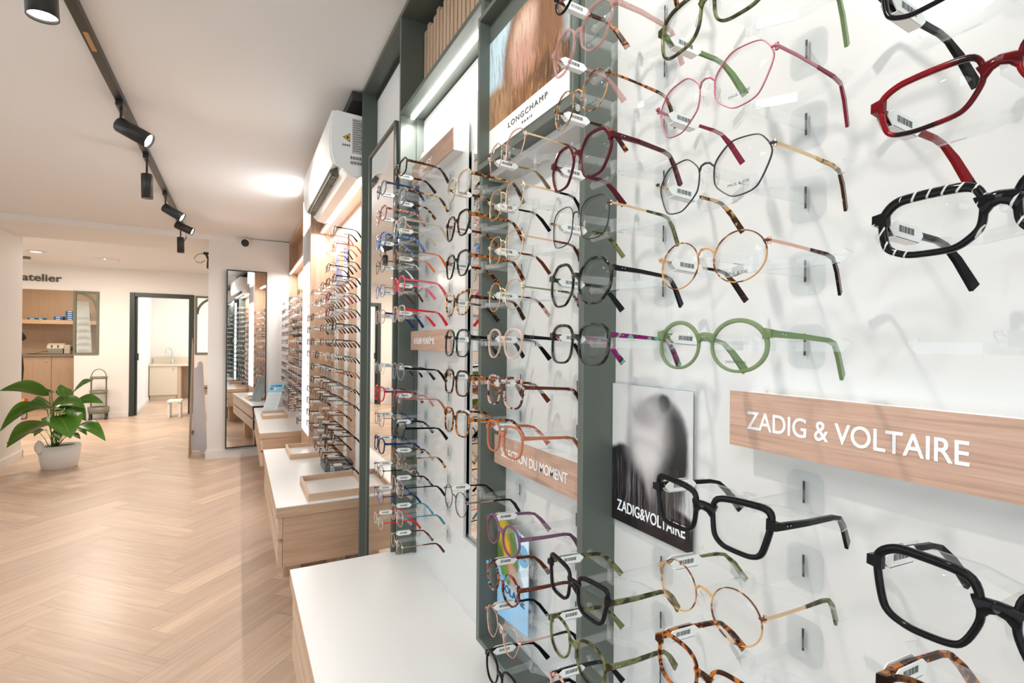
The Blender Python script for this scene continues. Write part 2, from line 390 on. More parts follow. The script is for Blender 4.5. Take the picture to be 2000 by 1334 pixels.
# ---- arched windows in the far wall
def arch_window(n, x0, x1, flip):
    z0, z1, t, d = 1.03, 2.056, .032, .05
    m = MB().box(x0, x0+t, YB-.02, YB+d, z0, z1).box(x1-t, x1, YB-.02, YB+d, z0, z1).box(x0+t, x1-t, YB-.02, YB+d, z0, z0+t).box(x0+t, x1-t, YB-.02, YB+d, z1-t, z1)
    rr = x1-x0-2*t; cx = x0+t if not flip else x1-t; pts = []
    for k in range(13):
        a = PI/2*k/12; pts.append((cx+(-1 if flip else 1)*rr*math.sin(a), YB+.01, z1-t-rr*1.0+rr*math.cos(a)))
    m.sweep(pts, [(-.02, -.008), (.02, -.008), (.02, .008), (-.02, .008)], up=(0, 1, 0), smooth=False)
    o = m.build('window_%d' % n, olive); o['kind'] = ST
    bx('pane', glassm, x0+t, x1-t, YB+.008, YB+.013, z0+t, z1-t, parent=o)
arch_window(3, -2.345, -2.018, False); arch_window(4, -.683, -.33, True)
text('wall_lettering', "l'atelier", pmat('letter_brown', (.075, .06, .035), .5), (-3.045, YB-.012, 2.185), ROT_F, .115, .545, None, bold=.0022, ext=.005)
o = bpy.data.objects['wall_lettering']; tag(o, "dark brown raised word above the workshop opening on the far wall", 'lettering')

# ---- workshop behind the opening
t = empty('workshop_cabinet', (-3.0, 12.45, 0), 'beige two door base cabinet with grey worktop in the workshop niche', 'cabinet')
bx('body', kraft, -4.3, -2.0, 12.26, 12.88, .10, .96, t); bx('plinth', kraft, -4.3, -2.0, 12.32, 12.88, 0, .10, t)
for a, b in ((-3.66, -3.03), (-3.02, -2.39)):
    d_ = bx('door', kraft, a, b, 12.24, 12.26, .11, .95, t, bevel=.002)
    MB().lathe([(.008, 0), (.008, .012), (.012, .016), (.012, .02)], ((b-.06) if a < -3.5 else (b-.06), 12.24, .89), mat=Matrix.Rotation(R(90), 4, 'X')).build('knob', chrome, d_)
bx('worktop', pmat('grey_worktop', (.30, .26, .21), .4), -4.3, -2.0, 12.22, 12.88, .96, 1.0, t, bevel=.002)
bx('backsplash', kraft, -4.3, -2.0, 12.86, 12.88, 1.0, 1.10, t)
s = bx('wall_shelf', kraft, -4.3, -2.0, 12.45, 12.9, 1.56, 1.635, bevel=.002); tag(s, 'thick beige shelf across the workshop niche carrying blue boxes', 'shelf')
bluebox = pmat('blue_card', (.012, .13, .40), .4); labelw = pmat('white_label', (.8, .82, .85), .4)
def blue(x, z, w_, h, where):
    t = empty('lens_box', (x, 12.5, z), 'blue cardboard lens box with white label, '+where, 'box', 'blue boxes on the workshop shelf')
    bx('carton', bluebox, x-w_/2, x+w_/2, 12.50, 12.66, z, z+h, t, bevel=.002); bx('label', labelw, x-w_*.22, x+w_*.22, 12.496, 12.5, z+h*.3, z+h*.68, t)
Z = 1.6352
for i, (x, n, nm) in enumerate(((-3.37, 1, 'left end of the shelf'), (-3.25, 1, 'flat beside the leftmost box'), (-3.00, 2, 'in the short left stack'), (-2.83, 5, 'in the tall middle stack'), (-2.62, 4, 'in the right stack by the window'))):
    for k in range(n):
        blue(x, Z+k*.0365, .135 if i != 1 else .10, .034, nm+('' if n == 1 else ', %s layer' % ('bottom', 'second', 'third', 'fourth', 'top')[k]))
m = MB()
t = empty('patterned_box', (-2.25, 12.5, Z), 'white box with a bold blue pattern at the right end of the workshop shelf', 'box')
sheet('printed_front', blobs('blue_white_print', (.85, .87, .9), [(.2, .8, .2, .16, 30, .1, (.03, .10, .5)), (.7, .85, .2, .12, -30, .1, (.03, .1, .5)), (.35, .4, .12, .22, 20, .1, (.03, .1, .5)), (.8, .4, .2, .13, 40, .1, (.03, .1, .5)), (.1, .1, .2, .1, 0, .1, (.03, .1, .5)), (.6, .08, .2, .08, 10, .1, (.03, .1, .5))]), (-2.37, 12.498, Z), (-2.12, 12.498, Z), (-2.12, 12.498, Z+.2), (-2.37, 12.498, Z+.2), t)
bx('carton', labelw, -2.37, -2.12, 12.50, 12.66, Z, Z+.2, t)
# grey lens edging machine
t = empty('lens_machine', (-2.98, 12.5, 1.0), 'grey and white lens edging machine on the workshop worktop', 'machine')
gm = pmat('machine_grey', (.32, .31, .27), .4); gl = pmat('machine_light', (.62, .60, .54), .4)
bx('base', gm, -3.12, -2.90, 12.38, 12.66, 1.0003, 1.10, t, .01)
MB().prism([(12.38, 1.10), (12.40, 1.16), (12.50, 1.20), (12.64, 1.20), (12.66, 1.10)], 0, -3.13, -2.89).build('cover', gl, t, .008)
bx('side_head', gl, -2.89, -2.80, 12.40, 12.62, 1.0003, 1.17, t, .012)
MB().lathe([(.035, 0), (.035, .02), (.02, .025)], (-2.80, 12.50, 1.10), mat=Matrix.Rotation(R(90), 4, 'Y')).build('dial', blackm, t)
for x in (-3.07, -2.98): bx('slot', blackm, x, x+.018, 12.385, 12.41, 1.12, 1.165, t)
tag(MB().tube([(-3.14, 12.52, 1.05), (-3.2, 12.5, 1.05), (-3.3, 12.46, 1.01), (-3.42, 12.42, 1.006), (-3.3, 12.35, 1.006), (-3.0, 12.33, 1.006), (-2.72, 12.36, 1.006)], .005).build('power_cord', blackm), 'thin black cord curling left of the machine on the workshop worktop', 'cord')
t = empty('handheld_phone', (-2.71, 12.45, 1.0), 'small dark brown upright handset right of the lens machine', 'phone')
bx('handset', pmat('dark_brown_plastic', (.05, .03, .02), .4), -2.735, -2.69, 12.42, 12.45, 1.013, 1.15, t, .008); bx('cradle', blackm, -2.75, -2.67, 12.40, 12.48, 1.0003, 1.02, t, .005); bx('screen', labelw, -2.727, -2.698, 12.416, 12.42, 1.10, 1.135, t)
t = empty('card_box', (-2.55, 12.45, 1.0), 'white box topped with dark items at the right of the worktop', 'box')
bx('tray', labelw, -2.61, -2.47, 12.38, 12.55, 1.0003, 1.055, t, .004); bx('contents', pmat('dark_red', (.12, .03, .02), .5), -2.60, -2.49, 12.40, 12.53, 1.055, 1.13, t, .01)
# tall white frame display seen through the arched window
t = empty('tall_display', (-2.35, 11.3, 0), 'tall tapering white eyewear display tower seen through the left arched window', 'display')
wd = pmat('display_white', (.86, .87, .84), .35)
MB().prism([(-2.49, .02), (-2.20, .02), (-2.315, 1.935), (-2.52, 1.935)], 1, 11.32, 11.36).build('panel', wd, t, .003)
bx('foot', wd, -2.55, -2.15, 11.2, 11.5, 0, .02, t, .004)
for k in range(6):
    zz = 1.07+k*.115; bx('ledge', acry, -2.47, -2.27+.01*(5-k), 11.25, 11.32, zz, zz+.005, t)
def mini(k):
    zz = 1.075+k*.115; m = MB()
    for sx in (-.03, .03):
        pts = [(-2.37+sx+.024*math.cos(a), 11.27, zz+.02+.017*math.sin(a)) for a in [2*PI*i/12 for i in range(12)]]
        m.sweep(pts, [(-.002, -.002), (.002, -.002), (.002, .002), (-.002, .002)], up=(0, 1, 0), closed=True)
    m.tube([(-2.376, 11.27, zz+.027), (-2.364, 11.27, zz+.027)], .002)
    for sx in (-.057, .057): m.tube([(-2.37+sx, 11.27, zz+.025), (-2.37+sx, 11.315, zz+.02)], .0015)
    tag(m.build('spectacles', pmat('pale_gold', (.62, .5, .36), .3, .8)), 'tiny thin framed glasses on the white tower, ledge %s from the bottom' % ('one', 'two', 'three', 'four', 'five', 'six')[k], 'glasses', 'glasses on the white display tower')
for k in range(5): mini(k)
# things hanging and lying at the left edge of the workshop opening
m = MB().lathe([(.01, .13), (.06, .11), (.10, .04), (.105, 0), (.07, -.03), (.01, -.035)], (-3.11, 10.9, 1.28), seg=16, sy=.7); hat = m.build('hat', pmat('black_cloth', (.01, .01, .012), .8)); tag(hat, 'black hat hanging at the left edge of the workshop opening', 'hat')
m = MB().lathe([(.03, 1.14), (.08, 1.08), (.10, .95), (.11, .8), (.10, .62), (.12, .48), (.11, .47)], (-3.14, 10.9, 0), seg=14, sy=.6); tag(m.build('coat', pmat('dark_cloth', (.025, .025, .022), .85)), 'dark coat hanging below the black hat by the workshop opening', 'coat')
t = empty('coat_stand', (-3.22, 10.9, 0), 'slim dark coat stand carrying the hat and coat', 'coat stand')
MB().tube([(-3.16, 10.9, 0.01), (-3.16, 10.9, 1.45)], .012).build('pole', blackm, t); MB().lathe([(.16, 0), (.16, .012), (.02, .02)], (-3.16, 10.9, 0)).build('base', blackm, t)
t = empty('shopping_bag', (-3.03, 10.85, 0), 'small multicoloured bag on the floor left of the plant', 'bag')
sheet('printed_side', blobs('bag_print', (.7, .03, .05), [(.3, .8, .5, .2, 20, .2, (.75, .55, .03)), (.8, .5, .3, .3, 0, .2, (.02, .3, .1)), (.3, .3, .3, .15, 0, .2, (.75, .2, .03)), (.7, .15, .4, .1, 0, .2, (.4, .4, .38))], noise=.3), (-3.13, 10.83, .01), (-2.98, 10.83, .01), (-2.97, 10.83, .33), (-3.12, 10.83, .33), t)
bx('body', pmat('bag_dark', (.06, .05, .05), .6), -3.13, -2.98, 10.832, 10.90, .001, .32, t, .01)

# ---- three tier trolley
t = empty('trolley', (-1.95, 10.25, 0), 'olive green three tier oval trolley with hoop handle against the far wall', 'trolley')
gt = pmat('trolley_green', (.20, .20, .145), .45)
TX, TY = -1.965, 10.30
for z, hh, sc in ((.10, .105, 1.2), (.41, .055, 1.0), (.65, .035, 1.0)):
    m = MB(); pr = [(.10*sc, 0), (.112*sc, hh*.1), (.118*sc, hh), (.113*sc, hh), (.106*sc, .008), (.01, .008)]
    m.lathe(pr, (TX, TY, z), sx=1.0, sy=.72, seg=28); m.build('tray', gt, t)
for sx in (-1, 1):
    for sy in (-1, 1):
        MB().tube([(TX+sx*.095, TY+sy*.03, .12), (TX+sx*.095, TY+sy*.03, .68)], .006).build('post', gt, t)
m = MB(); m.tube([(TX+.095*math.cos(a), TY, .66+.16*math.sin(a) if False else .68+.125*math.sin(a)) for a in [PI*k/14 for k in range(15)]], .007, up=(0, 1, 0)); m.build('handle', gt, t)
for sx in (-1, 1):
    for sy in (-1, 1):
        m = MB().lathe([(.028, -.011), (.03, 0), (.028, .011)], (TX+sx*.10, TY+sy*.045, .031), mat=Matrix.Rotation(R(90), 4, 'Y'), seg=14); w_ = m.build('wheel', blackm, t)
        bx('fork', blackm, TX+sx*.10-.013, TX+sx*.10+.013, TY+sy*.045-.008, TY+sy*.045+.008, .05, .103, w_)
# ---- kitchen unit
t = empty('kitchen_unit', (-1.2, 13.4, 0), 'cream kitchen base unit with open oak bay seen through the dark doorway', 'cabinet')
cream = pmat('cream_laminate', (.72, .62, .50), .4)
bx('body', cream, -1.66, -1.16, 13.1, 13.68, .10, .72, t, .003); d_ = bx('door', cream, -1.655, -1.165, 13.08, 13.1, .11, .715, t, .003)
MB().lathe([(.012, 0), (.012, .02)], (-1.235, 13.08, .66), mat=Matrix.Rotation(R(90), 4, 'X')).build('knob', chrome, d_)
bx('plinth', cream, -1.65, -1.17, 13.14, 13.68, .0, .10, t); bx('side_panel', kraft, -1.16, -1.10, 13.1, 13.66, 0, .72, t); bx('side_panel', kraft, -.5, -.46, 13.1, 13.66, 0, .72, t); bx('back_panel', kraft, -1.10, -.5, 13.64, 13.66, 0, .72, t)
bx('worktop', cream, -1.66, -.2, 13.06, 13.68, .72, .76, t, .003); bx('backsplash', cream, -1.66, -.2, 13.66, 13.68, .76, .90, t)
m = MB().lathe([(.14, .0), (.14, .004), (.12, .004), (.11, .001)], (-1.3, 13.36, .7601), sx=1.2, sy=.8, seg=28); tag(m.build('sink', pmat('sink_steel', (.55, .5, .43), .3, .7)), 'shallow oval sink rim set in the cream kitchen worktop', 'sink')
t = empty('tap', (-1.32, 13.55, .76), 'tall swan neck tap behind the kitchen sink', 'tap')
MB().tube([(-1.30, 13.55, .84), (-1.30, 13.55, 1.0), (-1.305, 13.55, 1.06), (-1.34, 13.54, 1.10), (-1.385, 13.52, 1.10), (-1.415, 13.50, 1.06), (-1.42, 13.5, .99)], .013).build('spout', chrome, t)
MB().lathe([(.028, 0), (.03, .01), (.022, .09), (.014, .1)], (-1.30, 13.55, .7601)).build('base', chrome, t)
MB().tube([(-1.30, 13.55, .80), (-1.255, 13.53, .84)], .007).build('lever', chrome, t)
t = empty('stool', (-.95, 10.2, 0), 'low white stool on the floor beside the doorway', 'stool')
for a in (-1, 1): bx('leg', wd, -.93+a*.075-.015, -.93+a*.075+.015, 10.05, 10.35, 0, .25, t, .006)
bx('seat', wd, -1.03, -.83, 10.03, 10.37, .25, .28, t, .008)
# low oak table half hidden by the pillar
t = empty('side_table', (-.40, 9.4, 0), 'small oak table with dark top partly hidden behind the pillar wall', 'table')
bx('tabletop', blackm, -.56, -.05, 9.3, 9.8, .525, .54, t, .003); bx('apron', oakx, -.55, -.06, 9.31, 9.79, .43, .525, t)
for x in (-.535, -.075):
    for y in (9.33, 9.76): bx('leg', oakz, x-.03, x+.03, y-.03, y+.03, 0, .43, t, .003)

# ---- white card totem beside the pillar
t = empty('cardboard_totem', (-.42, 6.75, 0), 'tall white cardboard stand seen edge on beside the pillar wall', 'display stand')
cardw = pmat('white_card', (.76, .76, .80), .6); cardb = pmat('card_edge', (.62, .48, .38), .7)
MB().prism([(6.52, 0.0), (6.92, 0.0), (7.02, 1.22), (6.90, 1.30)], 0, -.475, -.469).build('front_board', [cardb], t)
pts = [(-.455, .04), (-.385, .04), (-.375, .012), (-.305, .015)]+[(-.350-.03+.028*math.cos(a)-.002, .98+.06*math.sin(a)) for a in [PI*k/8 for k in range(9)]]+[(-.445, .95)]
MB().prism(pts, 1, 6.74, 6.746).build('strut', cardw, t)
MB().tube([(-.456, 6.73, .24), (-.445, 6.70, .27), (-.435, 6.70, .255), (-.45, 6.7, .22)], .006).build('clip', pmat('clip_brown', (.2, .12, .08), .5), t)

# ---- potted peace lily
def plant():
    bxx, by = -1.56, 6.60
    t = empty('potted_peace_lily', (bxx, by, 0), 'leafy green peace lily in a white oval pot on the oak floor', 'plant')
    potm = pmat('pot_white', (.82, .81, .80), .3)
    MB().lathe([(.130, 0), (.138, .006), (.155, .10), (.170, .228), (.162, .228), (.158, .215), (.01, .205)], (bxx, by, 0.0005), sx=1.0, sy=.74, seg=36, mat=Matrix.Rotation(R(20), 4, 'Z')).build('pot', potm, t)
    MB().lathe([(.150, 0), (.12, .012), (.01, .016)], (bxx, by, .206), sx=1.0, sy=.72, seg=20, mat=Matrix.Rotation(R(20), 4, 'Z')).build('soil', pmat('soil', (.05, .03, .02), .9), t)
    lm = NT('leaf_green'); tc = lm.n('ShaderNodeUVMap', uv_map='UVMap'); sp = lm.n('ShaderNodeSeparateXYZ'); lm.l(tc.outputs[0], sp.inputs[0])
    ab = lm.math('ABSOLUTE', sp.outputs[0]); wv = lm.math('SINE', lm.math('MULTIPLY', lm.math('SUBTRACT', sp.outputs[1], lm.math('MULTIPLY', ab, .35)), 95))
    mr = lm.n('ShaderNodeMapRange', i_1=-1, i_2=1); lm.l(wv, mr.inputs[0])
    ns = lm.n('ShaderNodeTexNoise', i_Scale=3); lm.l(tc.outputs[0], ns.inputs['Vector'])
    c = lm.mix(mr.outputs[0], (.045, .15, .012), (.065, .20, .018)); c = lm.mix(ns.outputs[0], c, (.10, .26, .02))
    mid = lm.math('LESS_THAN', ab, .035); c = lm.mix(mid, c, (.16, .32, .05)); lm.l(c, lm.b.inputs['Base Color']); lm.b.inputs['Roughness'].default_value = .32
    lm.b.inputs['Subsurface Weight'].default_value = 0.0
    bp = lm.n('ShaderNodeBump', i_Strength=.25, i_Distance=.004); lm.l(wv, bp.inputs['Height']); lm.l(bp.outputs[0], lm.b.inputs['Normal'])
    stemm = pmat('stem_green', (.12, .26, .04), .4)
    def leaf(base, tip0, tip1, wd_, droop, roll=0):
        """stem from base to tip0, blade from tip0 to tip1"""
        b, a, e = Vector(base), Vector(tip0), Vector(tip1); me = bpy.data.meshes.new('leaf'); V = []; F = []; UV = []
        n, k = 12, 6; d = e-a; L = d.length; side = d.cross(Vector((0, 0, 1))); side = side.normalized() if side.length > 1e-3 else Vector((1, 0, 0)); side = Matrix.Rotation(roll, 3, d.normalized()) @ side
        nrm = side.cross(d.normalized()).normalized()
        for i in range(n+1):
            s_ = i/n; p = a+d*s_+Vector((0, 0, 1))*(droop*4*s_*(1-s_))
            ww = wd_*(math.sin(PI*min(1, s_**.72))**.85)*(1 if i < n else 0)+.0005
            for j in range(k+1):
                q = (j/k-.5)*2; V.append(p+side*(q*ww/2)+nrm*(abs(q)*ww*.13+.004*math.sin(9*s_+3*q))); UV.append((q, s_))
        for i in range(n):
            for j in range(k): F.append((i*(k+1)+j, i*(k+1)+j+1, (i+1)*(k+1)+j+1, (i+1)*(k+1)+j))
        m0 = len(V); ctrl = [b, b.lerp(a, .5)+Vector((0, 0, .02)), a, a+d*.03]
        seg = 6
        for p in ctrl:
            for z_ in range(seg):
                an = 2*PI*z_/seg; V.append(p+Vector((.0035*math.cos(an), .0035*math.sin(an), 0))); UV.append((.01, 0))
        for i in range(3):
            for z_ in range(seg): F.append((m0+i*seg+z_, m0+i*seg+(z_+1) % seg, m0+(i+1)*seg+(z_+1) % seg, m0+(i+1)*seg+z_))
        me.from_pydata(V, [], F); uv = me.uv_layers.new(name='UVMap')
        for lp in me.loops: uv.data[lp.index].uv = UV[lp.vertex_index]
        me.materials.append(lm.m); me.materials.append(stemm)
        nb = n*k
        for pi, p in enumerate(me.polygons): p.use_smooth = True; p.material_index = 0 if pi < nb else 1
        o = bpy.data.objects.new('leaf', me); COL.objects.link(o); adopt(o, t)
        md = o.modifiers.new('thick', 'SOLIDIFY'); md.thickness = .0012
    c0 = (bxx, by, .25)
    def P(dx, dz, dy=0): return (bxx+dx, by+dy, dz)
    L = [
     ((-1.609, 6.606, 0.233), (-1.649, 6.625, 0.719), (-1.985, 6.535, 0.785), 0.17, 0.05, 0.9),
     ((-1.613, 6.608, 0.233), (-1.653, 6.572, 0.584), (-1.985, 6.546, 0.401), 0.19, 0.1, 0.7),
     ((-1.613, 6.608, 0.233), (-1.606, 6.434, 0.47), (-1.92, 6.489, 0.251), 0.22, 0.05, 0.5),
     ((-1.595, 6.599, 0.233), (-1.533, 6.395, 0.539), (-1.369, 6.115, 0.356), 0.3, 0.04, 0.15),
     ((-1.577, 6.589, 0.233), (-1.395, 6.435, 0.425), (-1.134, 6.24, 0.292), 0.14, 0.06, 0.5),
     ((-1.577, 6.589, 0.233), (-1.429, 6.509, 0.65), (-1.19, 6.438, 0.641), 0.12, 0.03, 0.8),
     ((-1.577, 6.589, 0.233), (-1.453, 6.578, 0.756), (-1.282, 6.486, 0.875), 0.13, 0.01, 0.7),
     ((-1.586, 6.594, 0.233), (-1.529, 6.619, 0.694), (-1.582, 6.703, 0.822), 0.14, -0.01, 0.1),
     ((-1.595, 6.599, 0.233), (-1.65, 6.684, 0.596), (-1.466, 6.642, 0.658), 0.11, 0.03, 0.9),
     ((-1.595, 6.599, 0.233), (-1.6, 6.544, 0.584), (-1.313, 6.334, 0.608), 0.17, 0.06, 0.6),
     ((-1.604, 6.604, 0.233), (-1.685, 6.759, 0.636), (-1.884, 6.978, 0.574), 0.12, 0.03, 0.9),
     ((-1.604, 6.604, 0.233), (-1.589, 6.481, 0.591), (-1.839, 6.592, 0.552), 0.14, 0.06, 0.8),
     ((-1.595, 6.599, 0.233), (-1.549, 6.46, 0.591), (-1.453, 6.182, 0.59), 0.1, 0.0, 0.3),
     ((-1.568, 6.585, 0.233), (-1.441, 6.573, 0.378), (-1.319, 6.451, 0.327), 0.07, 0.03, 0.4),
     ((-1.568, 6.585, 0.233), (-1.456, 6.468, 0.335), (-1.349, 6.354, 0.31), 0.06, 0.02, 0.4),
     ((-1.577, 6.589, 0.233), (-1.527, 6.561, 0.578), (-1.303, 6.329, 0.484), 0.17, 0.06, 0.5),
     ((-1.595, 6.599, 0.243), (-1.543, 6.457, 0.403), (-1.501, 6.299, 0.317), 0.09, 0.0, 0.1),
     ((-1.613, 6.608, 0.233), (-1.758, 6.776, 0.329), (-1.985, 6.707, 0.257), 0.1, 0.04, 0.5),
     ((-1.586, 6.594, 0.233), (-1.674, 6.775, 0.758), (-1.793, 6.929, 0.707), 0.1, 0.0, 0.6),
     ((-1.577, 6.589, 0.233), (-1.539, 6.511, 0.635), (-1.406, 6.27, 0.547), 0.13, 0.02, 0.2),
     ((-1.604, 6.604, 0.233), (-1.71, 6.773, 0.356), (-1.836, 6.897, 0.284), 0.08, 0.03, 0.4),
    ]
    for (b, a, e, ww, dr, rl) in L: leaf((b[0]+rnd.uniform(-.03, .03), b[1]+rnd.uniform(-.03, .03), .21), a, e, ww, dr, rl)
    # white flower bract hanging over the rim
    V = []; F = []
    for i in range(9):
        s_ = i/8; ww = .075*math.sin(PI*min(.98, max(.02, s_)))**.7
        for j in range(5): q = (j/4-.5); V.append((bxx-.13+q*ww, by-.10-.03*math.cos(q*3), .30-s_*.14))
    for i in range(8):
        for j in range(4): F.append((i*5+j, i*5+j+1, (i+1)*5+j+1, (i+1)*5+j))
    me = bpy.data.meshes.new('flower'); me.from_pydata(V, [], F); me.materials.append(pmat('petal_white', (.85, .84, .80), .5)); o = bpy.data.objects.new('flower', me); COL.objects.link(o); adopt(o, t)
    for p in me.polygons: p.use_smooth = True
    o.modifiers.new('t', 'SOLIDIFY').thickness = .0015
plant()

# ---- mirror on the pillar wall
t = empty('wall_mirror', (.272, 6.372, 1.08), 'tall narrow mirror with thin dark frame on the white pillar wall', 'mirror')
y = 6.36; x0, x1, z0, z1 = -.125, .272, .105, 2.045; fr = .013
MB().box(x0, x0+fr, y, 6.385, z0, z1).box(x1-fr, x1, y, 6.385, z0, z1).box(x0+fr, x1-fr, y, 6.385, z0, z0+fr).box(x0+fr, x1-fr, y, 6.385, z1-fr, z1).build('frame', darkgr, t)
bx('mirror_glass', mirror, x0+fr, x1-fr, y+.006, 6.384, z0+fr, z1-fr, t); t.rotation_euler = (0, 0, R(3.5))
# ---- camera on the pillar wall
t = empty('security_camera', (.066, 6.35, 2.34), 'small white security camera with black face under the ceiling above the mirror', 'camera')
dirv = Vector((-.35, -1, -.35)).normalized(); rotm = dirv.to_track_quat('Z', 'Y').to_matrix().to_4x4()
MB().lathe([(.045, -.03), (.047, 0), (.047, .045), (.045, .05)], (.066, 6.32, 2.352), mat=rotm, seg=24).build('housing', white, t)
MB().lathe([(.040, .048), (.040, .053), (.015, .056), (.014, .054)], (.066, 6.32, 2.352), mat=rotm, seg=24).build('lens', blackm, t)
MB().lathe([(.03, 0), (.03, .01)], (.085, 6.387, 2.37), mat=Matrix.Rotation(R(90), 4, 'X')).build('mount', white, t)

# ---- track with spots
TRX = -.5
t = empty('lighting_track', (TRX, 3, 2.39), 'long black lighting track running along the shop ceiling', 'track')
MB().box(TRX-.017, TRX+.017, -2.0, 6.02, 2.383, 2.41).build('rail', blackm, t); bx('end_cap', blackm, TRX-.019, TRX+.019, 6.02, 6.05, 2.38, 2.41, t)
for y in (2.36, 4.68): bx('joint_plate', pmat('brass_plate', (.5, .3, .15), .4, .6), TRX-.008, TRX+.008, y, y+.14, 2.3815, 2.383, t)
def spot(y, drop, dirv, power, label, stem=True, dx=0.0, ln=.135, rad=.034, blend=.6, size=75):
    t = empty('track_spotlight', (TRX, y, 2.38), label, 'spotlight', 'spotlights on the ceiling track')
    d = Vector(dirv).normalized(); rot = d.to_track_quat('Z', 'Y').to_matrix().to_4x4(); c = Vector((TRX+dx, y, 2.383-drop))
    bx('adapter', blackm, TRX-.015, TRX+.015, y-.05, y+.05, 2.358, 2.383, t, .003)
    MB().tube([(TRX, y, 2.36), (TRX+dx, y, c.z+.01)], .006).build('stem', blackm, t)
    hd = MB().lathe([(.002, -.012), (rad*.9, -.012), (rad, -.005), (rad, ln), (rad*.93, ln), (rad*.9, ln-.015)], c, mat=rot, seg=28).build('lamp_housing', blackm, t)
    MB().lathe([(rad*.9, ln-.014), (rad*.9, ln-.010)], c, mat=rot, seg=24).build('lamp_lens', lampface, t)
    ld = bpy.data.lights.new('track_spot', 'SPOT'); ld.energy = power; ld.spot_size = R(size); ld.spot_blend = blend; ld.shadow_soft_size = rad*.8; ld.color = (1, .94, .86)
    lo = bpy.data.objects.new('track_spot', ld); COL.objects.link(lo); lo.matrix_world = Matrix.Translation(c+d*(ln+.012)) @ (-d).to_track_quat('Z', 'Y').to_matrix().to_4x4(); adopt(lo, t)
spot(1.95, .01, (.06, 0, -1), 26, 'nearest black cylinder spotlight cut by the top edge of the picture', rad=.038, ln=.17, dx=-.02)
spot(3.0, .10, (1, -.25, -.55), 26, 'second black spotlight tilted towards the display wall', rad=.036)
spot(3.77, .12, (.02, .05, -1), 22, 'third black spotlight hanging straight down', rad=.030)
spot(4.66, .11, (1, -.25, -.6), 22, 'fourth black spotlight tilted to the right')
spot(5.50, .07, (1, -.2, -.45), 22, 'fifth black spotlight tilted near the end of the track')
spot(5.80, .14, (.02, 0, -1), 18, 'last black spotlight hanging down at the end of the track', rad=.030)
spot(.6, .10, (1, .15, -.75), 24, 'black spotlight on the track above the camera')
m = MB().tube([(TRX+.01, 5.86, 2.37), (TRX+.035, 5.88, 2.33), (TRX+.04, 5.88, 2.27), (TRX+.025, 5.87, 2.235), (TRX+.005, 5.85, 2.26)], .004)
tag(m.build('spot_cable', blackm), 'black cable loop hanging at the end of the lighting track', 'cable')
# second little spot behind the pillar
t = empty('ceiling_spot', (-.39, 8.0, 2.40), 'black spotlight on a bracket peeping out behind the pillar wall', 'spotlight')
bx('bracket', blackm, -.43, -.2, 7.98, 8.02, 2.425, 2.456, t); MB().tube([(-.40, 8, 2.43), (-.37, 8, 2.36)], .014).build('arm', blackm, t)
MB().lathe([(.03, -.05), (.032, 0), (.032, .07), (.028, .07)], (-.36, 8, 2.31), mat=Matrix.Rotation(R(150), 4, 'X'), seg=18).build('lamp_housing', blackm, t)
MB().tube([(-.43+.0, 8, 2.44), (-.50, 8, 2.42), (-.535, 8, 2.37), (-.51, 8, 2.32), (-.455, 8, 2.31), (-.41, 8, 2.35)], .004).build('cable', blackm, t)
# round downlights and a flat sensor in the back ceiling, dark wedge by the left wall
for (x, y, nm) in ((-2.42, 9.1, 'round recessed downlight in the back ceiling near the workshop'),):
    t = empty('downlight', (x, y, 2.45), nm, 'ceiling light'); MB().lathe([(.10, 0), (.10, .008), (.07, .004)], (x, y, 2.447), seg=24).build('trim', white, t); MB().lathe([(.06, 0), (.06, .003)], (x, y, 2.446), seg=20).build('diffuser', ledsoft, t)
t = empty('exit_fixture', (-1.72, 9.4, 2.45), 'flat white rectangular fitting on the back ceiling', 'ceiling fitting')
bx('case', white, -1.87, -1.57, 9.32, 9.44, 2.43, 2.456, t, .004); bx('indicator', ledsoft, -1.735, -1.715, 9.316, 9.32, 2.436, 2.444, t)
t = bx('ceiling_sensor', olive, -2.86, -2.66, 9.72, 9.80, 2.425, 2.456, bevel=.004); tag(t, 'small dark grey box on the back ceiling beside the left wall', 'sensor')

# ================================================================== DISPLAY WALL
XF, XB = .484, .55
t = empty('display_unit', (.55, .55, .55), 'grey green framed display unit with white back panels holding the nearest glasses', 'display unit')
bx('side_panel', green, XF, .62, .667, .681, .604, 2.05, t, .0012)
bx('side_panel', green, XF, .62, 1.057, 1.073, .592, 2.05, t, .0012)
bx('bottom_panel', green, XF, .62, -.60, 1.057, .592, .604, t, .0012)
bx('back_panel', panelw, XB, XB+.012, -.60, .667, .604, 2.045, t)
bx('back_panel', panelw, XB, XB+.012, .681, 1.057, .604, 2.045, t)
bx('shelf', green, XF, .62, -.60, 1.073, 2.05, 2.064, t, .0012)
bx('led_strip', led, .518, .530, -.55, .66, 2.042, 2.05, t)
bx('top_rail', green, XF, .62, -.60, 1.073, 2.392, 2.4095, t, .0012)
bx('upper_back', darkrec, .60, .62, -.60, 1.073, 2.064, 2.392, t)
def slats(y, ye, t):
    k = 0; m = MB()
    while y > ye: m.box(.565, .600, y-.011, y+.011, 2.064, 2.355+.012*math.sin(k*2.1)); y -= .0315; k += 1
    m.build('slat_panel', slatw, t)
slats(1.058, -.5, t)
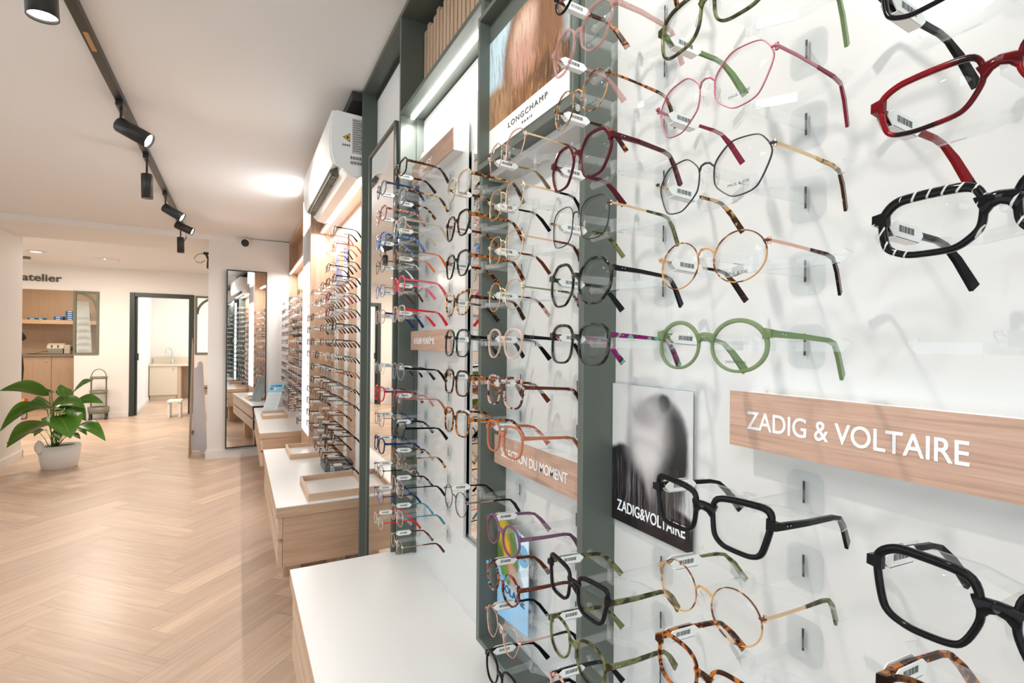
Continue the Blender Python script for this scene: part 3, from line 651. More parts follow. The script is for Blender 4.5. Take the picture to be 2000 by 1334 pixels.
# second bay: side panel, lower white panel, mirror strip and round cornered white panel
t = empty('display_unit', (.55, 1.4, .55), 'grey green bay with white panel and mirror strip left of the nearest unit', 'display unit')
bx('side_panel', green, XF, .62, 1.737, 1.752, .5402, 2.392, t, .0012)
bx('shelf', green, XF, .62, 1.074, 1.737, 2.05, 2.064, t, .0012); bx('led_strip', led, .518, .530, 1.08, 1.73, 2.042, 2.05, t)
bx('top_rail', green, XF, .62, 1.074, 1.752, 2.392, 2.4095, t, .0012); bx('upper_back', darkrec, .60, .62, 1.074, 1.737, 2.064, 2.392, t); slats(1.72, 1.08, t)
bx('back_strip', green, .540, .62, 1.730, 1.737, .5402, 2.05, t)
def rrect(y0, y1, z0, z1, r, n=6):
    p = []
    for (cy, cz, a0) in ((y1-r, z0+r, -90), (y1-r, z1-r, 0), (y0+r, z1-r, 90), (y0+r, z0+r, 180)):
        for i in range(n+1): a = R(a0+90*i/n); p.append((cy+r*math.cos(a), cz+r*math.sin(a)))
    return p
MB().prism(rrect(1.309, 1.728, .500, 1.92, .03), 0, XB, .558).build('white_panel', panelw, t)
bx('back_panel', panelw, .566, .578, 1.073, 1.730, .5402, 2.045, t)
MB().prism(rrect(1.078, 1.40, .74, 1.80, .03), 0, .562, .566).build('mirror_strip', mirror, t)
bx('lower_panel', panelw, XB, .558, 1.073, 1.309, .5402, .735, t); bx('corner_backing', panelw, .5585, .5655, 1.29, 1.36, .5402, .62, t)
# mirror bay
t = empty('mirror_bay', (.55, 2.05, 0), 'plain beige wall bay with dark frame between display units', 'wall bay')
bx('back_panel', wallw, .55, .62, 1.7525, 2.3555, 0, 2.392, t); bx('top_trim', darkgr, .545, .55, 1.7525, 2.3555, 2.372, 2.392, t); bx('top_rail', green, XF, .62, 1.7525, 2.3555, 2.392, 2.4095, t, .0012)
t = empty('framed_mirror', (.48, 1.97, .1), 'tall leaning mirror in dark green frame with glasses hanging before it', 'mirror')
y0, y1, z0, z1, f = 1.768, 2.172, .02, 2.045, .012
MB().box(.472, .488, y0, y0+f, z0, z1).box(.472, .488, y1-f, y1, z0, z1).box(.472, .488, y0+f, y1-f, z0, z0+f).box(.472, .488, y0+f, y1-f, z1-f, z1).build('frame', green, t, .001)
bx('mirror_glass', mirror, .478, .486, y0+f, y1-f, z0+f, z1-f, t); m = MB().box(.488, .549, y0+.03, y0+.06, .3, .36).box(.488, .549, y1-.06, y1-.03, .3, .36).box(.488, .549, y0+.03, y0+.06, 1.8, 1.86).box(.488, .549, y1-.06, y1-.03, 1.8, 1.86); m.build('bracket', green, t)
t = bx('upright_panel', green, XF, .62, 2.356, 2.372, 0, 2.4095, bevel=.0012); tag(t, 'tall dark green upright panel between the mirror and the oak units', 'upright')

# light box header with the portrait poster
t = empty('light_box', (.5, .87, 1.65), 'grey green light box header with a brown haired portrait poster', 'light box')
bx('side_frame', green, .470, XB, 1.047, 1.0568, 1.655, 2.0, t, .001); bx('side_frame', green, .470, XB, .6812, .691, 1.655, 2.0, t, .001)
bx('bottom_frame', green, .470, XB, .691, 1.047, 1.655, 1.667, t, .001); bx('top_frame', green, .470, XB, .691, 1.047, 1.99, 2.0, t, .001)
bx('panel', green, .497, .53, .691, 1.047, 1.667, 1.99, t)
m_lc = blobs('portrait_print', (.50, .66, .74), [(.92, .80, .16, .6, 0, .3, (.40, .56, .64)), (.50, .66, .30, .62, -10, .16, (.17, .075, .035)), (.66, .55, .20, .5, 5, .3, (.21, .10, .05)), (.40, .06, .95, .26, -12, .12, (.19, .085, .04)), (.06, .18, .22, .24, 0, .3, (.34, .21, .12)), (.85, .12, .30, .16, -20, .4, (.09, .045, .02)), (.42, .66, .15, .34, -4, .5, (.55, .35, .26)), (.44, .42, .12, .18, 0, .6, (.50, .27, .21)), (.46, .80, .11, .12, 0, .6, (.62, .44, .34))], noise=.05, nscale=7, streak=[(8, 60, .7, -.2, .52, (.55, .27, .10)), (-14, 45, .6, -.2, .5, (.05, .02, .01)), (4, 50, .45, .3, 1.2, (.10, .045, .02))])
sheet('poster', m_lc, (.4955, 1.047, 1.748), (.4955, .691, 1.748), (.4955, .691, 1.945), (.4955, 1.047, 1.945), t)
bx('caption_band', white, .4955, .497, .691, 1.047, 1.697, 1.748, t)
inkm = pmat('print_ink', (.07, .065, .06), .5)
text('lettering', 'LONGCHAMP', inkm, (.4950, .955, 1.722), ROT_W, .0115, .155, t, space=1.25)
text('lettering', 'PARIS', inkm, (.4950, .895, 1.708), ROT_W, .005, .04, t, space=1.4)
bx('soffit', panelw, .50, XB, .6812, 1.0568, 1.640, 1.655, t)

# oak name signs
def sign(y_far, y_near, z0, z1, body, label, cap, ty, tw, tz, x=.516, xb=XB):
    t = empty('brand_sign', (xb, (y_far+y_near)/2, z0), label, 'sign', 'oak name signs on the display panels')
    bx('face', oaksign, x, x+.003, y_near, y_far, z0, z1, t); bx('block', white, x+.003, xb, y_near+.004, y_far-.004, z0+.002, z1-.002, t)
    text('lettering', body, pmat('white_vinyl', (.80, .80, .80), .4), (x-.0004, ty, tz), ROT_W, cap, tw, t, bold=.0003)
sign(.416, .06, 1.152, 1.216, 'ZADIG & VOLTAIRE', 'large oak sign reading ZADIG & VOLTAIRE on the nearest white panel', .0205, .392, .203, 1.1745)
sign(1.05, .683, .999, 1.063, 'SELECTION DU MOMENT', 'oak sign reading SELECTION DU MOMENT behind the terracotta glasses', .0200, 1.015, .26, 1.0205)
sign(1.70, 1.33, 1.245, 1.308, 'ATELIER VENDÔME', 'oak sign reading ATELIER VENDOME left of black glasses', .019, 1.665, .20, 1.266)
sign(1.70, 1.324, 1.803, 1.865, 'SISLEY', 'oak sign high under the lit shelf left of the portrait light box', .02, 1.62, .12, 1.822)

# black and white portrait poster
t = empty('portrait_poster', (.545, .58, .99), 'black and white portrait poster of a long haired person in leather jacket', 'poster')
m_zv = blobs('mono_print', (.58, .58, .585), [(.56, .46, .38, .40, 0, .14, (.20, .185, .185)), (.62, .70, .32, .25, 0, .12, (.15, .14, .14)), (.80, .58, .15, .28, 0, .2, (.015, .015, .015)), (.68, .90, .07, .06, 0, .3, (.02, .02, .02)), (.16, .24, .36, .33, 10, .06, (.018, .016, .018)), (.50, .06, .75, .20, 0, .08, (.012, .010, .012)), (.66, .34, .20, .16, -8, .3, (.03, .028, .028)), (.50, .42, .07, .16, 12, .5, (.34, .32, .32)), (.46, .68, .24, .22, 0, .6, (.50, .48, .48)), (.48, .55, .14, .14, 0, .7, (.56, .54, .54)), (.44, .82, .13, .08, 0, .9, (.30, .29, .30))], noise=.03, nscale=9, rough=.2, streak=[(14, 30, .38, .05, .52, (.34, .32, .32)), (-18, 36, .55, -.1, .5, (.015, .014, .014)), (24, 14, .35, .0, .4, (.12, .11, .11))])
py0, py1, pz0, pz1 = .668, .497, .985, 1.208
bx('sleeve', acry, .545, .547, py1-.004, py0+.001, pz0-.012, pz1+.002, t)
sheet('print', m_zv, (.5435, py0-.002, pz0), (.5435, py1, pz0), (.5435, py1, pz1-.002), (.5435, py0-.002, pz1-.002), t, th=.001)
text('lettering', 'ZADIG&VOLTAIRE', labelw, (.5430, .652, 1.003), ROT_W, .0175, .143, t, bold=.0002)

# small sale poster low in the middle bay
t = empty('sale_poster', (.53, .97, .65), 'small blue sale poster with flower photo low behind tortoise glasses', 'poster')
m_sp = blobs('sale_print', (.30, .55, .80), [(.20, .80, .55, .34, -25, .05, (.10, .17, .03)), (.15, .86, .20, .16, 0, .5, (.55, .38, .02)), (.32, .72, .12, .10, 0, .5, (.80, .35, .01)), (.42, .64, .09, .08, 0, .5, (.75, .05, .02)), (.60, .50, .22, .12, -20, .4, (.50, .30, .22)), (.25, .52, .16, .06, 0, .4, (.14, .28, .05)), (.90, .78, .16, .30, 0, .03, (.68, .80, .88))], noise=.12, nscale=8)
sheet('print', m_sp, (.524, 1.045, .655), (.524, .905, .672), (.524, .905, .865), (.524, 1.045, .888), t)
bx('stand', acry, .526, .528, .905, 1.045, .604, .87, t)
navy = pmat('navy_ink', (.02, .05, .12), .5)
text('lettering', 'SOLAIRE', navy, (.5235, 1.02, .722), ROT_W, .016, .10, t, bold=.0004); text('lettering', '-30%', navy, (.5215, .945, .822), ROT_W, .011, .035, t, bold=.0003)
MB().lathe([(.022, 0), (.022, .002)], (.5238, .926, .828), mat=Matrix.Rotation(R(-90), 4, 'Y')).build('badge', pmat('badge_blue', (.15, .40, .62), .4), t)

# ---- oak units
def oak_unit(y0, y1, xf, label, hz=2.04):
    t = empty('oak_display_unit', (.58, (y0+y1)/2, .54), label, 'display unit')
    bx('back_panel', oakz, .585, .62, y0, y1, .5402, 2.4, t)
    bx('side_panel', oakz, xf, .585, y1-.018, y1, .5402, 2.4, t)
    bx('soffit', oak, .5, .585, y0, y1-.018, hz, hz+.018, t); bx('led_strip', led, .502, .52, y0+.04, y1-.05, hz-.006, hz, t)
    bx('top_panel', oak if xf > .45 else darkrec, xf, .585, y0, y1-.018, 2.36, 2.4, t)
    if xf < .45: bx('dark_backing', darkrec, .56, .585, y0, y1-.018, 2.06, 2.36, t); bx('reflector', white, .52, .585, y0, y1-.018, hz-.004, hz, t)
    y = y0+.14
    while y < y1-.1: bx('rail', white, .579, .585, y-.055, y+.055, .56, 1.62, t); y += .37
    return t
oak_unit(2.372, 3.86, .44, 'oak lined display niche crowded with glasses beyond the dark upright')
oak_unit(4.37, 6.386, .50, 'far oak display niche of glasses beside the pillar wall')
t = empty('illuminated_column', (.55, 4.1, 0), 'column between the oak niches with glowing white light panel', 'column')
bx('body', oakz, .442, .62, 3.8602, 4.3698, 0, 2.4095, t); bx('lit_poster', ledsoft, .438, .442, 3.90, 4.33, 2.10, 2.36, t); bx('light_panel', ledpan, .437, .442, 3.90, 4.30, .60, 1.83, t)
m = MB()
for i in range(9): m.box(.436, .442, 3.91+i*.045, 3.93+i*.045, 1.85, 2.08)
m.build('slat_strip', pmat('grey_print', (.36, .33, .31), .6), t)
bx('strip_ground', labelw, .4395, .442, 3.90, 4.33, 1.84, 2.09, t)
t = tag(sheet('blue_poster', blobs('blue_orange_print', (.16, .20, .50), [(.5, .5, .2, .3, 20, .1, (.75, .38, .15)), (.2, .8, .3, .12, 0, .2, (.55, .6, .8)), (.8, .2, .2, .2, 0, .2, (.8, .8, .85)), (.6, .85, .2, .1, 0, .2, (.75, .45, .3))]), (.575, 3.62, 1.64), (.575, 3.20, 1.64), (.575, 3.20, 1.95), (.575, 3.62, 1.95)), 'blue and orange poster at the top of the nearer oak niche', 'poster')
t = empty('small_sign', (.57, 2.62, 1.0), 'small oak sign low in the oak niche beside the dark upright', 'sign'); bx('face', oaksign, .553, .556, 2.56, 2.72, .98, 1.06, t); bx('block', white, .556, .579, 2.563, 2.717, .982, 1.058, t)
t = empty('oval_picture', (.58, 5.0, 1.8), 'dark framed picture at the top of the far oak niche', 'picture'); MB().prism(rrect(4.55, 5.2, 1.72, 2.0, .1), 0, .570, .585).build('frame', pmat('picture_dark', (.08, .09, .09), .4), t); MB().prism(rrect(4.6, 5.15, 1.75, 1.97, .08), 0, .568, .570).build('picture', labelw, t)

# ---- drawer counters under the displays
def counter(y0, y1, x1, label, z=.54):
    t = empty('drawer_counter', (.35, (y0+y1)/2, 0), label, 'counter', 'drawer counters under the display wall')
    bx('countertop', lamin, .150, x1, y0, y1, z-.004, z, t)
    bx('top_edging', oakx, .150, x1, y0, y1, z-.046, z-.004, t, .001)
    zb = .272
    bx('end_panel', oakx, .178, x1, y0+.008, y0+.026, zb, z-.046, t); bx('end_panel', oakx, .178, x1, y1-.026, y1-.008, zb, z-.046, t)
    bx('carcass', oak, .178, x1, y0+.026, y1-.026, zb, z-.05, t)
    n = max(1, round((y1-y0)/1.3)); w_ = (y1-y0-.016)/n
    for i in range(n):
        for (a, b) in ((zb, .380), (.398, z-.048)):
            bx('drawer', fr_m, .158, .177, y0+.008+i*w_+.001, y0+.008+(i+1)*w_-.001, a, b, t, .001)
    for yy in (y0+.55, y1-.42):
        for xx in (.22, x1-.12): bx('leg', oakz, xx, xx+.09, yy, yy+.09, 0, zb, t, .002)
fr_m = wood('oak_drawer_front', (.66, .48, .35), (.56, .39, .27), 1)
counter(-.60, 1.779, .5499, 'near drawer counter with white top and oak edges at the bottom of the picture')
counter(2.464, 3.826, .575, 'middle white topped oak drawer counter carrying two oak trays')
counter(4.53, 6.27, .575, 'far white topped oak drawer counter next to the pillar wall')
# ---- trays and small things on the counters
def tray(x0, x1, y0, y1, label, h=.032, yaw=0):
    z = .5402; t = empty('display_tray', (x0, y0, z), label, 'tray', 'oak trays on the counters')
    bx('base', lamin, x0+.010, x1-.010, y0+.010, y1-.010, z, z+.006, t)
    MB().box(x0, x0+.01, y0, y1, z, z+h).box(x1-.01, x1, y0, y1, z, z+h).box(x0+.01, x1-.01, y0, y0+.01, z, z+h).box(x0+.01, x1-.01, y1-.01, y1, z, z+h).build('rim', oakbox, t)
tray(.285, .56, 2.50, 2.86, 'oak rimmed tray at the near end of the middle counter')
tray(.285, .53, 3.43, 3.79, 'oak rimmed tray at the far end of the middle counter')
tray(.20, .42, 5.32, 5.70, 'oak rimmed tray on the far counter before the blue leaflet')
t = empty('display_block', (.49, 3.1, .54), 'dark grey stone textured block on the middle counter between the trays', 'block')
sn = NT('slate'); tc = sn.n('ShaderNodeTexCoord'); mp = sn.n('ShaderNodeMapping'); mp.inputs['Scale'].default_value = (4, 4, 90); sn.l(tc.outputs['Object'], mp.inputs[0]); nn = sn.n('ShaderNodeTexNoise', i_Scale=1.5, i_Detail=4); sn.l(mp.outputs[0], nn.inputs['Vector']); sn.l(sn.mix(nn.outputs[0], (.06, .065, .07), (.17, .175, .18)), sn.b.inputs['Base Color'])
bx('block', sn.m, .43, .575, 3.02, 3.20, .5402, .582, t, .002)
t = empty('leaflet_stand', (.26, 5.75, .54), 'pale blue leaflet headed LA PAIRE EN standing on the far counter', 'leaflet')
a = Vector((.205, 5.72, .5402)); b = Vector((.335, 5.69, .5402)); upv = Vector((.085, .06, .30))
lightblue = pmat('leaflet_blue', (.28, .58, .80), .4)
sheet('panel', pmat('leaflet_pale', (.66, .76, .82), .4), a, b, b+upv, a+upv, t, th=.003)
nf = (b-a).cross(upv).normalized()
sheet('header', lightblue, a+upv*.70+nf*.001, b+upv*.70+nf*.001, b+upv+nf*.001, a+upv+nf*.001, t, th=.0008)
RL = Matrix(((b-a).normalized(), upv.normalized(), nf)).transposed()
text('lettering', 'LA PAIRE', navy, a+upv*.885+(b-a)*.10+nf*.0015, RL, .019, .10, t, bold=.0012); text('lettering', 'EN', navy, a+upv*.79+(b-a)*.10+nf*.0015, RL, .019, .028, t, bold=.0012)
MB().lathe([(.011, 0), (.011, .003)], a+upv*.81+(b-a)*.42+nf*.001, mat=RL.to_4x4()).build('badge', labelw, t)
for k in range(4): sheet('printed_lines', pmat('leaflet_grey', (.62, .68, .70), .5), a+upv*(.12+.14*k)+(b-a)*.1+nf*.001, a+upv*(.12+.14*k)+(b-a)*.86+nf*.001, a+upv*(.22+.14*k)+(b-a)*.86+nf*.001, a+upv*(.22+.14*k)+(b-a)*.1+nf*.001, t, th=.0005)
sheet('back_strut', pmat('leaflet_pale', (.66, .76, .82), .4), a+Vector((.03, .12, 0)), b+Vector((-.03, .12, 0)), b+upv*.7+Vector((-.03, .012, 0)), a+upv*.7+Vector((.03, .012, 0)), t, th=.003)

# ---- air conditioner
def aircon():
    t = empty('air_conditioner', (.45, 2.95, 2.06), 'white wall mounted air conditioner above the oak niche', 'air conditioner')
    y0, y1 = 2.39, 3.40; acw = pmat('ac_white', (.90, .90, .89), .3)
    prof = [(.499, 2.300), (.38, 2.306), (.355, 2.298), (.347, 2.265), (.345, 2.165), (.350, 2.095), (.362, 2.062), (.398, 2.085), (.404, 2.045), (.425, 2.022), (.47, 2.012), (.499, 2.035)]
    MB().prism(prof, 1, y0, y1).build('body', acw, t, .005)
    MB().prism([(.498, 2.295), (.384, 2.300), (.364, 2.291), (.356, 2.26), (.353, 2.165), (.358, 2.10), (.372, 2.06), (.40, 2.05), (.425, 2.028), (.47, 2.018), (.498, 2.04)], 1, y0-.012, y0).build('end_cap', acw, t, .006)
    MB().prism([(.3622, 2.060), (.397, 2.082), (.4035, 2.046), (.400, 2.040), (.366, 2.055)], 1, y0+.10, y1-.05).build('outlet', pmat('ac_grille', (.10, .10, .09), .5), t)
    m = MB()
    for i in range(20): yy = y0+.12+i*.036; m.box(.375, .402, yy, yy+.004, 2.036, 2.050)
    m.box(.368, .372, y0+.10, y1-.05, 2.044, 2.052)
    m.build('vane_set', pmat('ac_vane', (.30, .29, .26), .5), t)
    yy = y0-.0125
    def st(name, m_, x0, x1, z0, z1): bx(name, m_, x0, x1, yy-.0006, yy, z0, z1, t)
    st('rating_label', pmat('label_grey', (.46, .46, .45), .5), .443, .493, 2.120, 2.277)
    m = MB()
    for i in range(14): m.box(.446, .446+.044*(.55+.45*((i*7) % 5)/4), yy-.0012, yy-.0006, 2.268-i*.0105, 2.2705-i*.0105)
    m.build('printed_lines', pmat('ink_grey', (.12, .12, .12), .6), t); m = MB()
    for r_ in range(2):
        for i in range(13): m.box(.436+i*.0045, .436+i*.0045+(.002 if (i*5+r_) % 3 else .0034), yy-.0008, yy, 2.093-r_*.022, 2.107-r_*.022)
    m.build('barcode', MATS['ink_grey'], t)
    MB().prism([(.402, 2.187), (.433, 2.208), (.433, 2.168)], 1, yy-.0010, yy).build('warning_triangle', pmat('warning_black', (.03, .03, .02), .5), t)
    MB().prism([(.407, 2.1873), (.4305, 2.2035), (.4305, 2.1725)], 1, yy-.0016, yy-.0010).build('warning_field', pmat('warning_yellow', (.85, .52, .02), .5), t)
    MB().lathe([(.0055, 0), (.0055, .001)], (.4225, yy-.0016, 2.1875), mat=Matrix.Rotation(R(90), 4, 'X'), seg=10).build('warning_mark', MATS['warning_black'], t)
    m = MB()
    for i in range(4): m.box(.400+i*.009, .406+i*.009, yy-.0008, yy, 2.149, 2.157)
    m.build('pictograms', MATS['ink_grey'], t)
aircon()

# ================================================================== GLASSES
def mottled(name, a, b, c=None, scale=95, lo=.46, hi=.54, rough=.12, alpha=None):
    t = NT(name); tc = t.n('ShaderNodeTexCoord'); n = t.n('ShaderNodeTexNoise', i_Scale=scale, i_Detail=2, i_Distortion=.8); t.l(tc.outputs['Object'], n.inputs['Vector'])
    r_ = t.n('ShaderNodeMapRange', i_1=lo, i_2=hi); t.l(n.outputs[0], r_.inputs[0]); col = t.mix(r_.outputs[0], a, b)
    if c:
        n2 = t.n('ShaderNodeTexNoise', i_Scale=scale*1.4, i_Detail=1); t.l(tc.outputs['Object'], n2.inputs['Vector']); sp = t.n('ShaderNodeSeparateColor'); t.l(n2.outputs['Color'], sp.inputs[0])
        r3 = t.n('ShaderNodeMapRange', i_1=.54, i_2=.60); t.l(sp.outputs[2], r3.inputs[0]); col = t.mix(r3.outputs[0], col, c)
    t.l(col, t.b.inputs['Base Color']); t.b.inputs['Roughness'].default_value = rough; t.b.inputs['Specular IOR Level'].default_value = .16
    return t.m
def zebra():
    t = NT('acetate_zebra'); tc = t.n('ShaderNodeTexCoord'); mp = t.n('ShaderNodeMapping'); mp.inputs['Rotation'].default_value = (R(-28), 0, 0); t.l(tc.outputs['Object'], mp.inputs[0])
    wv = t.n('ShaderNodeTexWave', bands_direction='Y', i_Scale=42, i_Distortion=2.2, i_Detail=1); t.l(mp.outputs[0], wv.inputs['Vector'])
    n = t.n('ShaderNodeTexNoise', i_Scale=38); t.l(tc.outputs['Object'], n.inputs['Vector'])
    f = t.math('MULTIPLY', t.math('GREATER_THAN', wv.outputs['Fac'], .93), t.math('GREATER_THAN', n.outputs[0], .5))
    t.l(t.mix(f, (.007, .007, .008), (.55, .55, .52)), t.b.inputs['Base Color']); t.b.inputs['Roughness'].default_value = .08; t.b.inputs['Specular IOR Level'].default_value = .15
    return t.m
def crystal(name, col, op=.5, rough=.06, mott=None):
    t = NT(name); t.b.inputs['Base Color'].default_value = (*col, 1); t.b.inputs['Roughness'].default_value = rough; t.b.inputs['Specular IOR Level'].default_value = .2
    tr = t.n('ShaderNodeBsdfTransparent'); tr.inputs[0].default_value = (*[.55+.45*x for x in col], 1); mx = t.n('ShaderNodeMixShader'); mx.inputs[0].default_value = op
    t.l(tr.outputs[0], mx.inputs[1]); t.l(t.b.outputs[0], mx.inputs[2]); t.l(mx.outputs[0], t.out.inputs['Surface'])
    if mott:
        tc = t.n('ShaderNodeTexCoord'); n = t.n('ShaderNodeTexNoise', i_Scale=70, i_Detail=2); t.l(tc.outputs['Object'], n.inputs['Vector']); r_ = t.n('ShaderNodeMapRange', i_1=.45, i_2=.56); t.l(n.outputs[0], r_.inputs[0])
        t.l(t.mix(r_.outputs[0], col, mott), t.b.inputs['Base Color'])
    return t.m
def gl(name, col, r_=.07): return pmat(name, col, r_, 0, Specular_IOR_Level=.13)
C = {
 'black': gl('acetate_black', (.008, .008, .009)), 'zebra': zebra(),
 'tort': mottled('acetate_tortoise', (.035, .010, .004), (.42, .13, .025)), 'darktort': mottled('acetate_dark_tortoise', (.012, .007, .005), (.14, .05, .015), lo=.5, hi=.6),
 'blondetort': mottled('acetate_blonde_tortoise', (.05, .022, .010), (.55, .33, .15), scale=70), 'pinktort': mottled('acetate_pink_tortoise', (.06, .025, .02), (.52, .33, .28), scale=80),
 'redblack': mottled('acetate_red', (.015, .003, .004), (.20, .005, .009), scale=22, lo=.40, hi=.52), 'green': crystal('acetate_green', (.20, .28, .13), .55), 'olivetort': crystal('acetate_olive', (.17, .18, .07), .8, mott=(.035, .03, .012)),
 'pink': crystal('acetate_pink_crystal', (.62, .40, .38), .32), 'clear': crystal('acetate_clear', (.80, .79, .76), .28), 'beige': crystal('acetate_beige_crystal', (.60, .54, .42), .5), 'blush': crystal('acetate_blush', (.78, .62, .54), .42),
 'burg': crystal('acetate_burgundy', (.075, .006, .014), .9), 'terra': crystal('acetate_terracotta', (.52, .17, .09), .75), 'purple': crystal('acetate_purple', (.20, .09, .17), .7), 'blacktort': crystal('acetate_black_marble', (.008, .009, .008), .95, mott=(.055, .06, .05)),
 'blue': mottled('acetate_blue_mosaic', (.012, .04, .25), (.05, .22, .55), (.55, .6, .7), scale=260), 'coral': mottled('acetate_coral_mosaic', (.06, .02, .02), (.65, .17, .12), (.85, .6, .5), scale=260), 'multi': mottled('acetate_multi_mosaic', (.03, .02, .02), (.5, .06, .08), (.75, .65, .5), scale=300),
 'bluetort': mottled('acetate_blue_tortoise', (.30, .07, .03), (.02, .012, .012), (.12, .38, .55), scale=70), 'red': gl('acetate_bright_red', (.62, .02, .025)), 'rose': crystal('acetate_rose', (.75, .12, .17), .8), 'navy': gl('acetate_navy', (.012, .03, .11)), 'teal': gl('acetate_teal', (.05, .25, .30)), 'orange': gl('acetate_orange', (.62, .13, .03)), 'purpmulti': mottled('acetate_violet_mosaic', (.20, .01, .12), (.03, .015, .01), (.12, .35, .25), scale=60), 'brown': gl('acetate_brown', (.10, .03, .015)), 'wine': gl('acetate_wine', (.20, .02, .04)),
 'greentip': gl('acetate_moss', (.16, .24, .11)), 'grey': crystal('acetate_grey', (.25, .26, .27), .7),
 'gold': pmat('metal_gold', (.80, .58, .36), .22, 1), 'rosegold': pmat('metal_rose_gold', (.82, .50, .40), .22, 1), 'silver': pmat('metal_silver', (.72, .72, .70), .22, 1), 'gun': pmat('metal_gunmetal', (.05, .05, .055), .3, .8), 'pinkmetal': pmat('metal_pink', (.42, .14, .18), .3, .5), 'goldbrown': mottled('metal_gold_brown', (.55, .30, .12), (.12, .04, .02), scale=60, rough=.2), 'bluemetal': pmat('metal_blue', (.05, .10, .35), .3, .6), 'tealmetal': pmat('metal_teal', (.10, .35, .42), .3, .5), 'greenmetal': pmat('metal_green', (.10, .30, .24), .3, .5),
}
tagm = pmat('tag_white', (.80, .82, .80), .4); barm = pmat('barcode_ink', (.04, .04, .04), .6)

def smooth_poly(P, it=3):
    for _ in range(it):
        Q = []
        for i in range(len(P)):
            a, b = P[i], P[(i+1) % len(P)]; k = .17 if _ == 0 else .25
            Q += [(a[0]*(1-k)+b[0]*k, a[1]*(1-k)+b[1]*k), (a[0]*k+b[0]*(1-k), a[1]*k+b[1]*(1-k))]
        P = Q
    return P
def outline(shape, w, h):
    """outer side at +y; returns loop of (y, z) about the lens centre"""
    if shape in ('round', 'oval', 'panto', 'rect', 'square'):
        n = {'round': 2.0, 'oval': 2.25, 'panto': 2.3, 'rect': 3.6, 'square': 3.0}[shape]; out = []
        for k in range(40):
            a = 2*PI*k/40; c, s_ = math.cos(a), math.sin(a); y = abs(c)**(2/n)*(1 if c > 0 else -1)*w/2; z = abs(s_)**(2/n)*(1 if s_ > 0 else -1)*h/2
            tap = {'panto': .12, 'square': .07, 'rect': .05}.get(shape, 0)
            y *= 1+tap*(z/(h/2))*.9; 
            if shape == 'rect' and y > 0: z += .05*h*(y/(w/2))*(1 if z > 0 else .3)
            out.append((y, z))
        return out
    P = {'hex': [(-.40, .46), (.34, .50), (.56, .10), (.26, -.52), (-.24, -.52), (-.52, .02)],
         'hexwide': [(-.30, .52), (.30, .52), (.60, .05), (.30, -.52), (-.30, -.52), (-.56, .05)],
         'oct': [(-.26, .54), (.26, .54), (.56, .24), (.54, -.20), (.24, -.54), (-.24, -.54), (-.52, -.2), (-.54, .22)],
         'cat': [(-.48, .40), (.20, .50), (.66, .58), (.52, -.02), (.30, -.52), (-.26, -.52), (-.56, -.06)],
         'aviator': [(-.42, .50), (.40, .52), (.58, .22), (.44, -.40), (.10, -.56), (-.30, -.46), (-.54, .08)],
         'browrect': [(-.46, .50), (.34, .53), (.58, .34), (.46, -.42), (.16, -.52), (-.34, -.48), (-.52, .0)], 'softrect': [(-.42, .50), (.38, .52), (.54, .24), (.48, -.34), (.22, -.52), (-.28, -.52), (-.50, -.24), (-.52, .24)],
         'taper': [(-.50, .46), (.52, .53), (.54, .26), (.40, -.42), (.22, -.51), (-.26, -.49), (-.44, -.34)], 'kite': [(-.20, .54), (.34, .50), (.58, .12), (.32, -.50), (-.12, -.56), (-.50, -.24), (-.52, .22)]}[shape]
    P = smooth_poly([(a*w*.99, b*h) for a, b in P], 3)
    return P[::-1] if sum(P[i][0]*P[(i+1) % len(P)][1]-P[(i+1) % len(P)][0]*P[i][1] for i in range(len(P))) < 0 else P

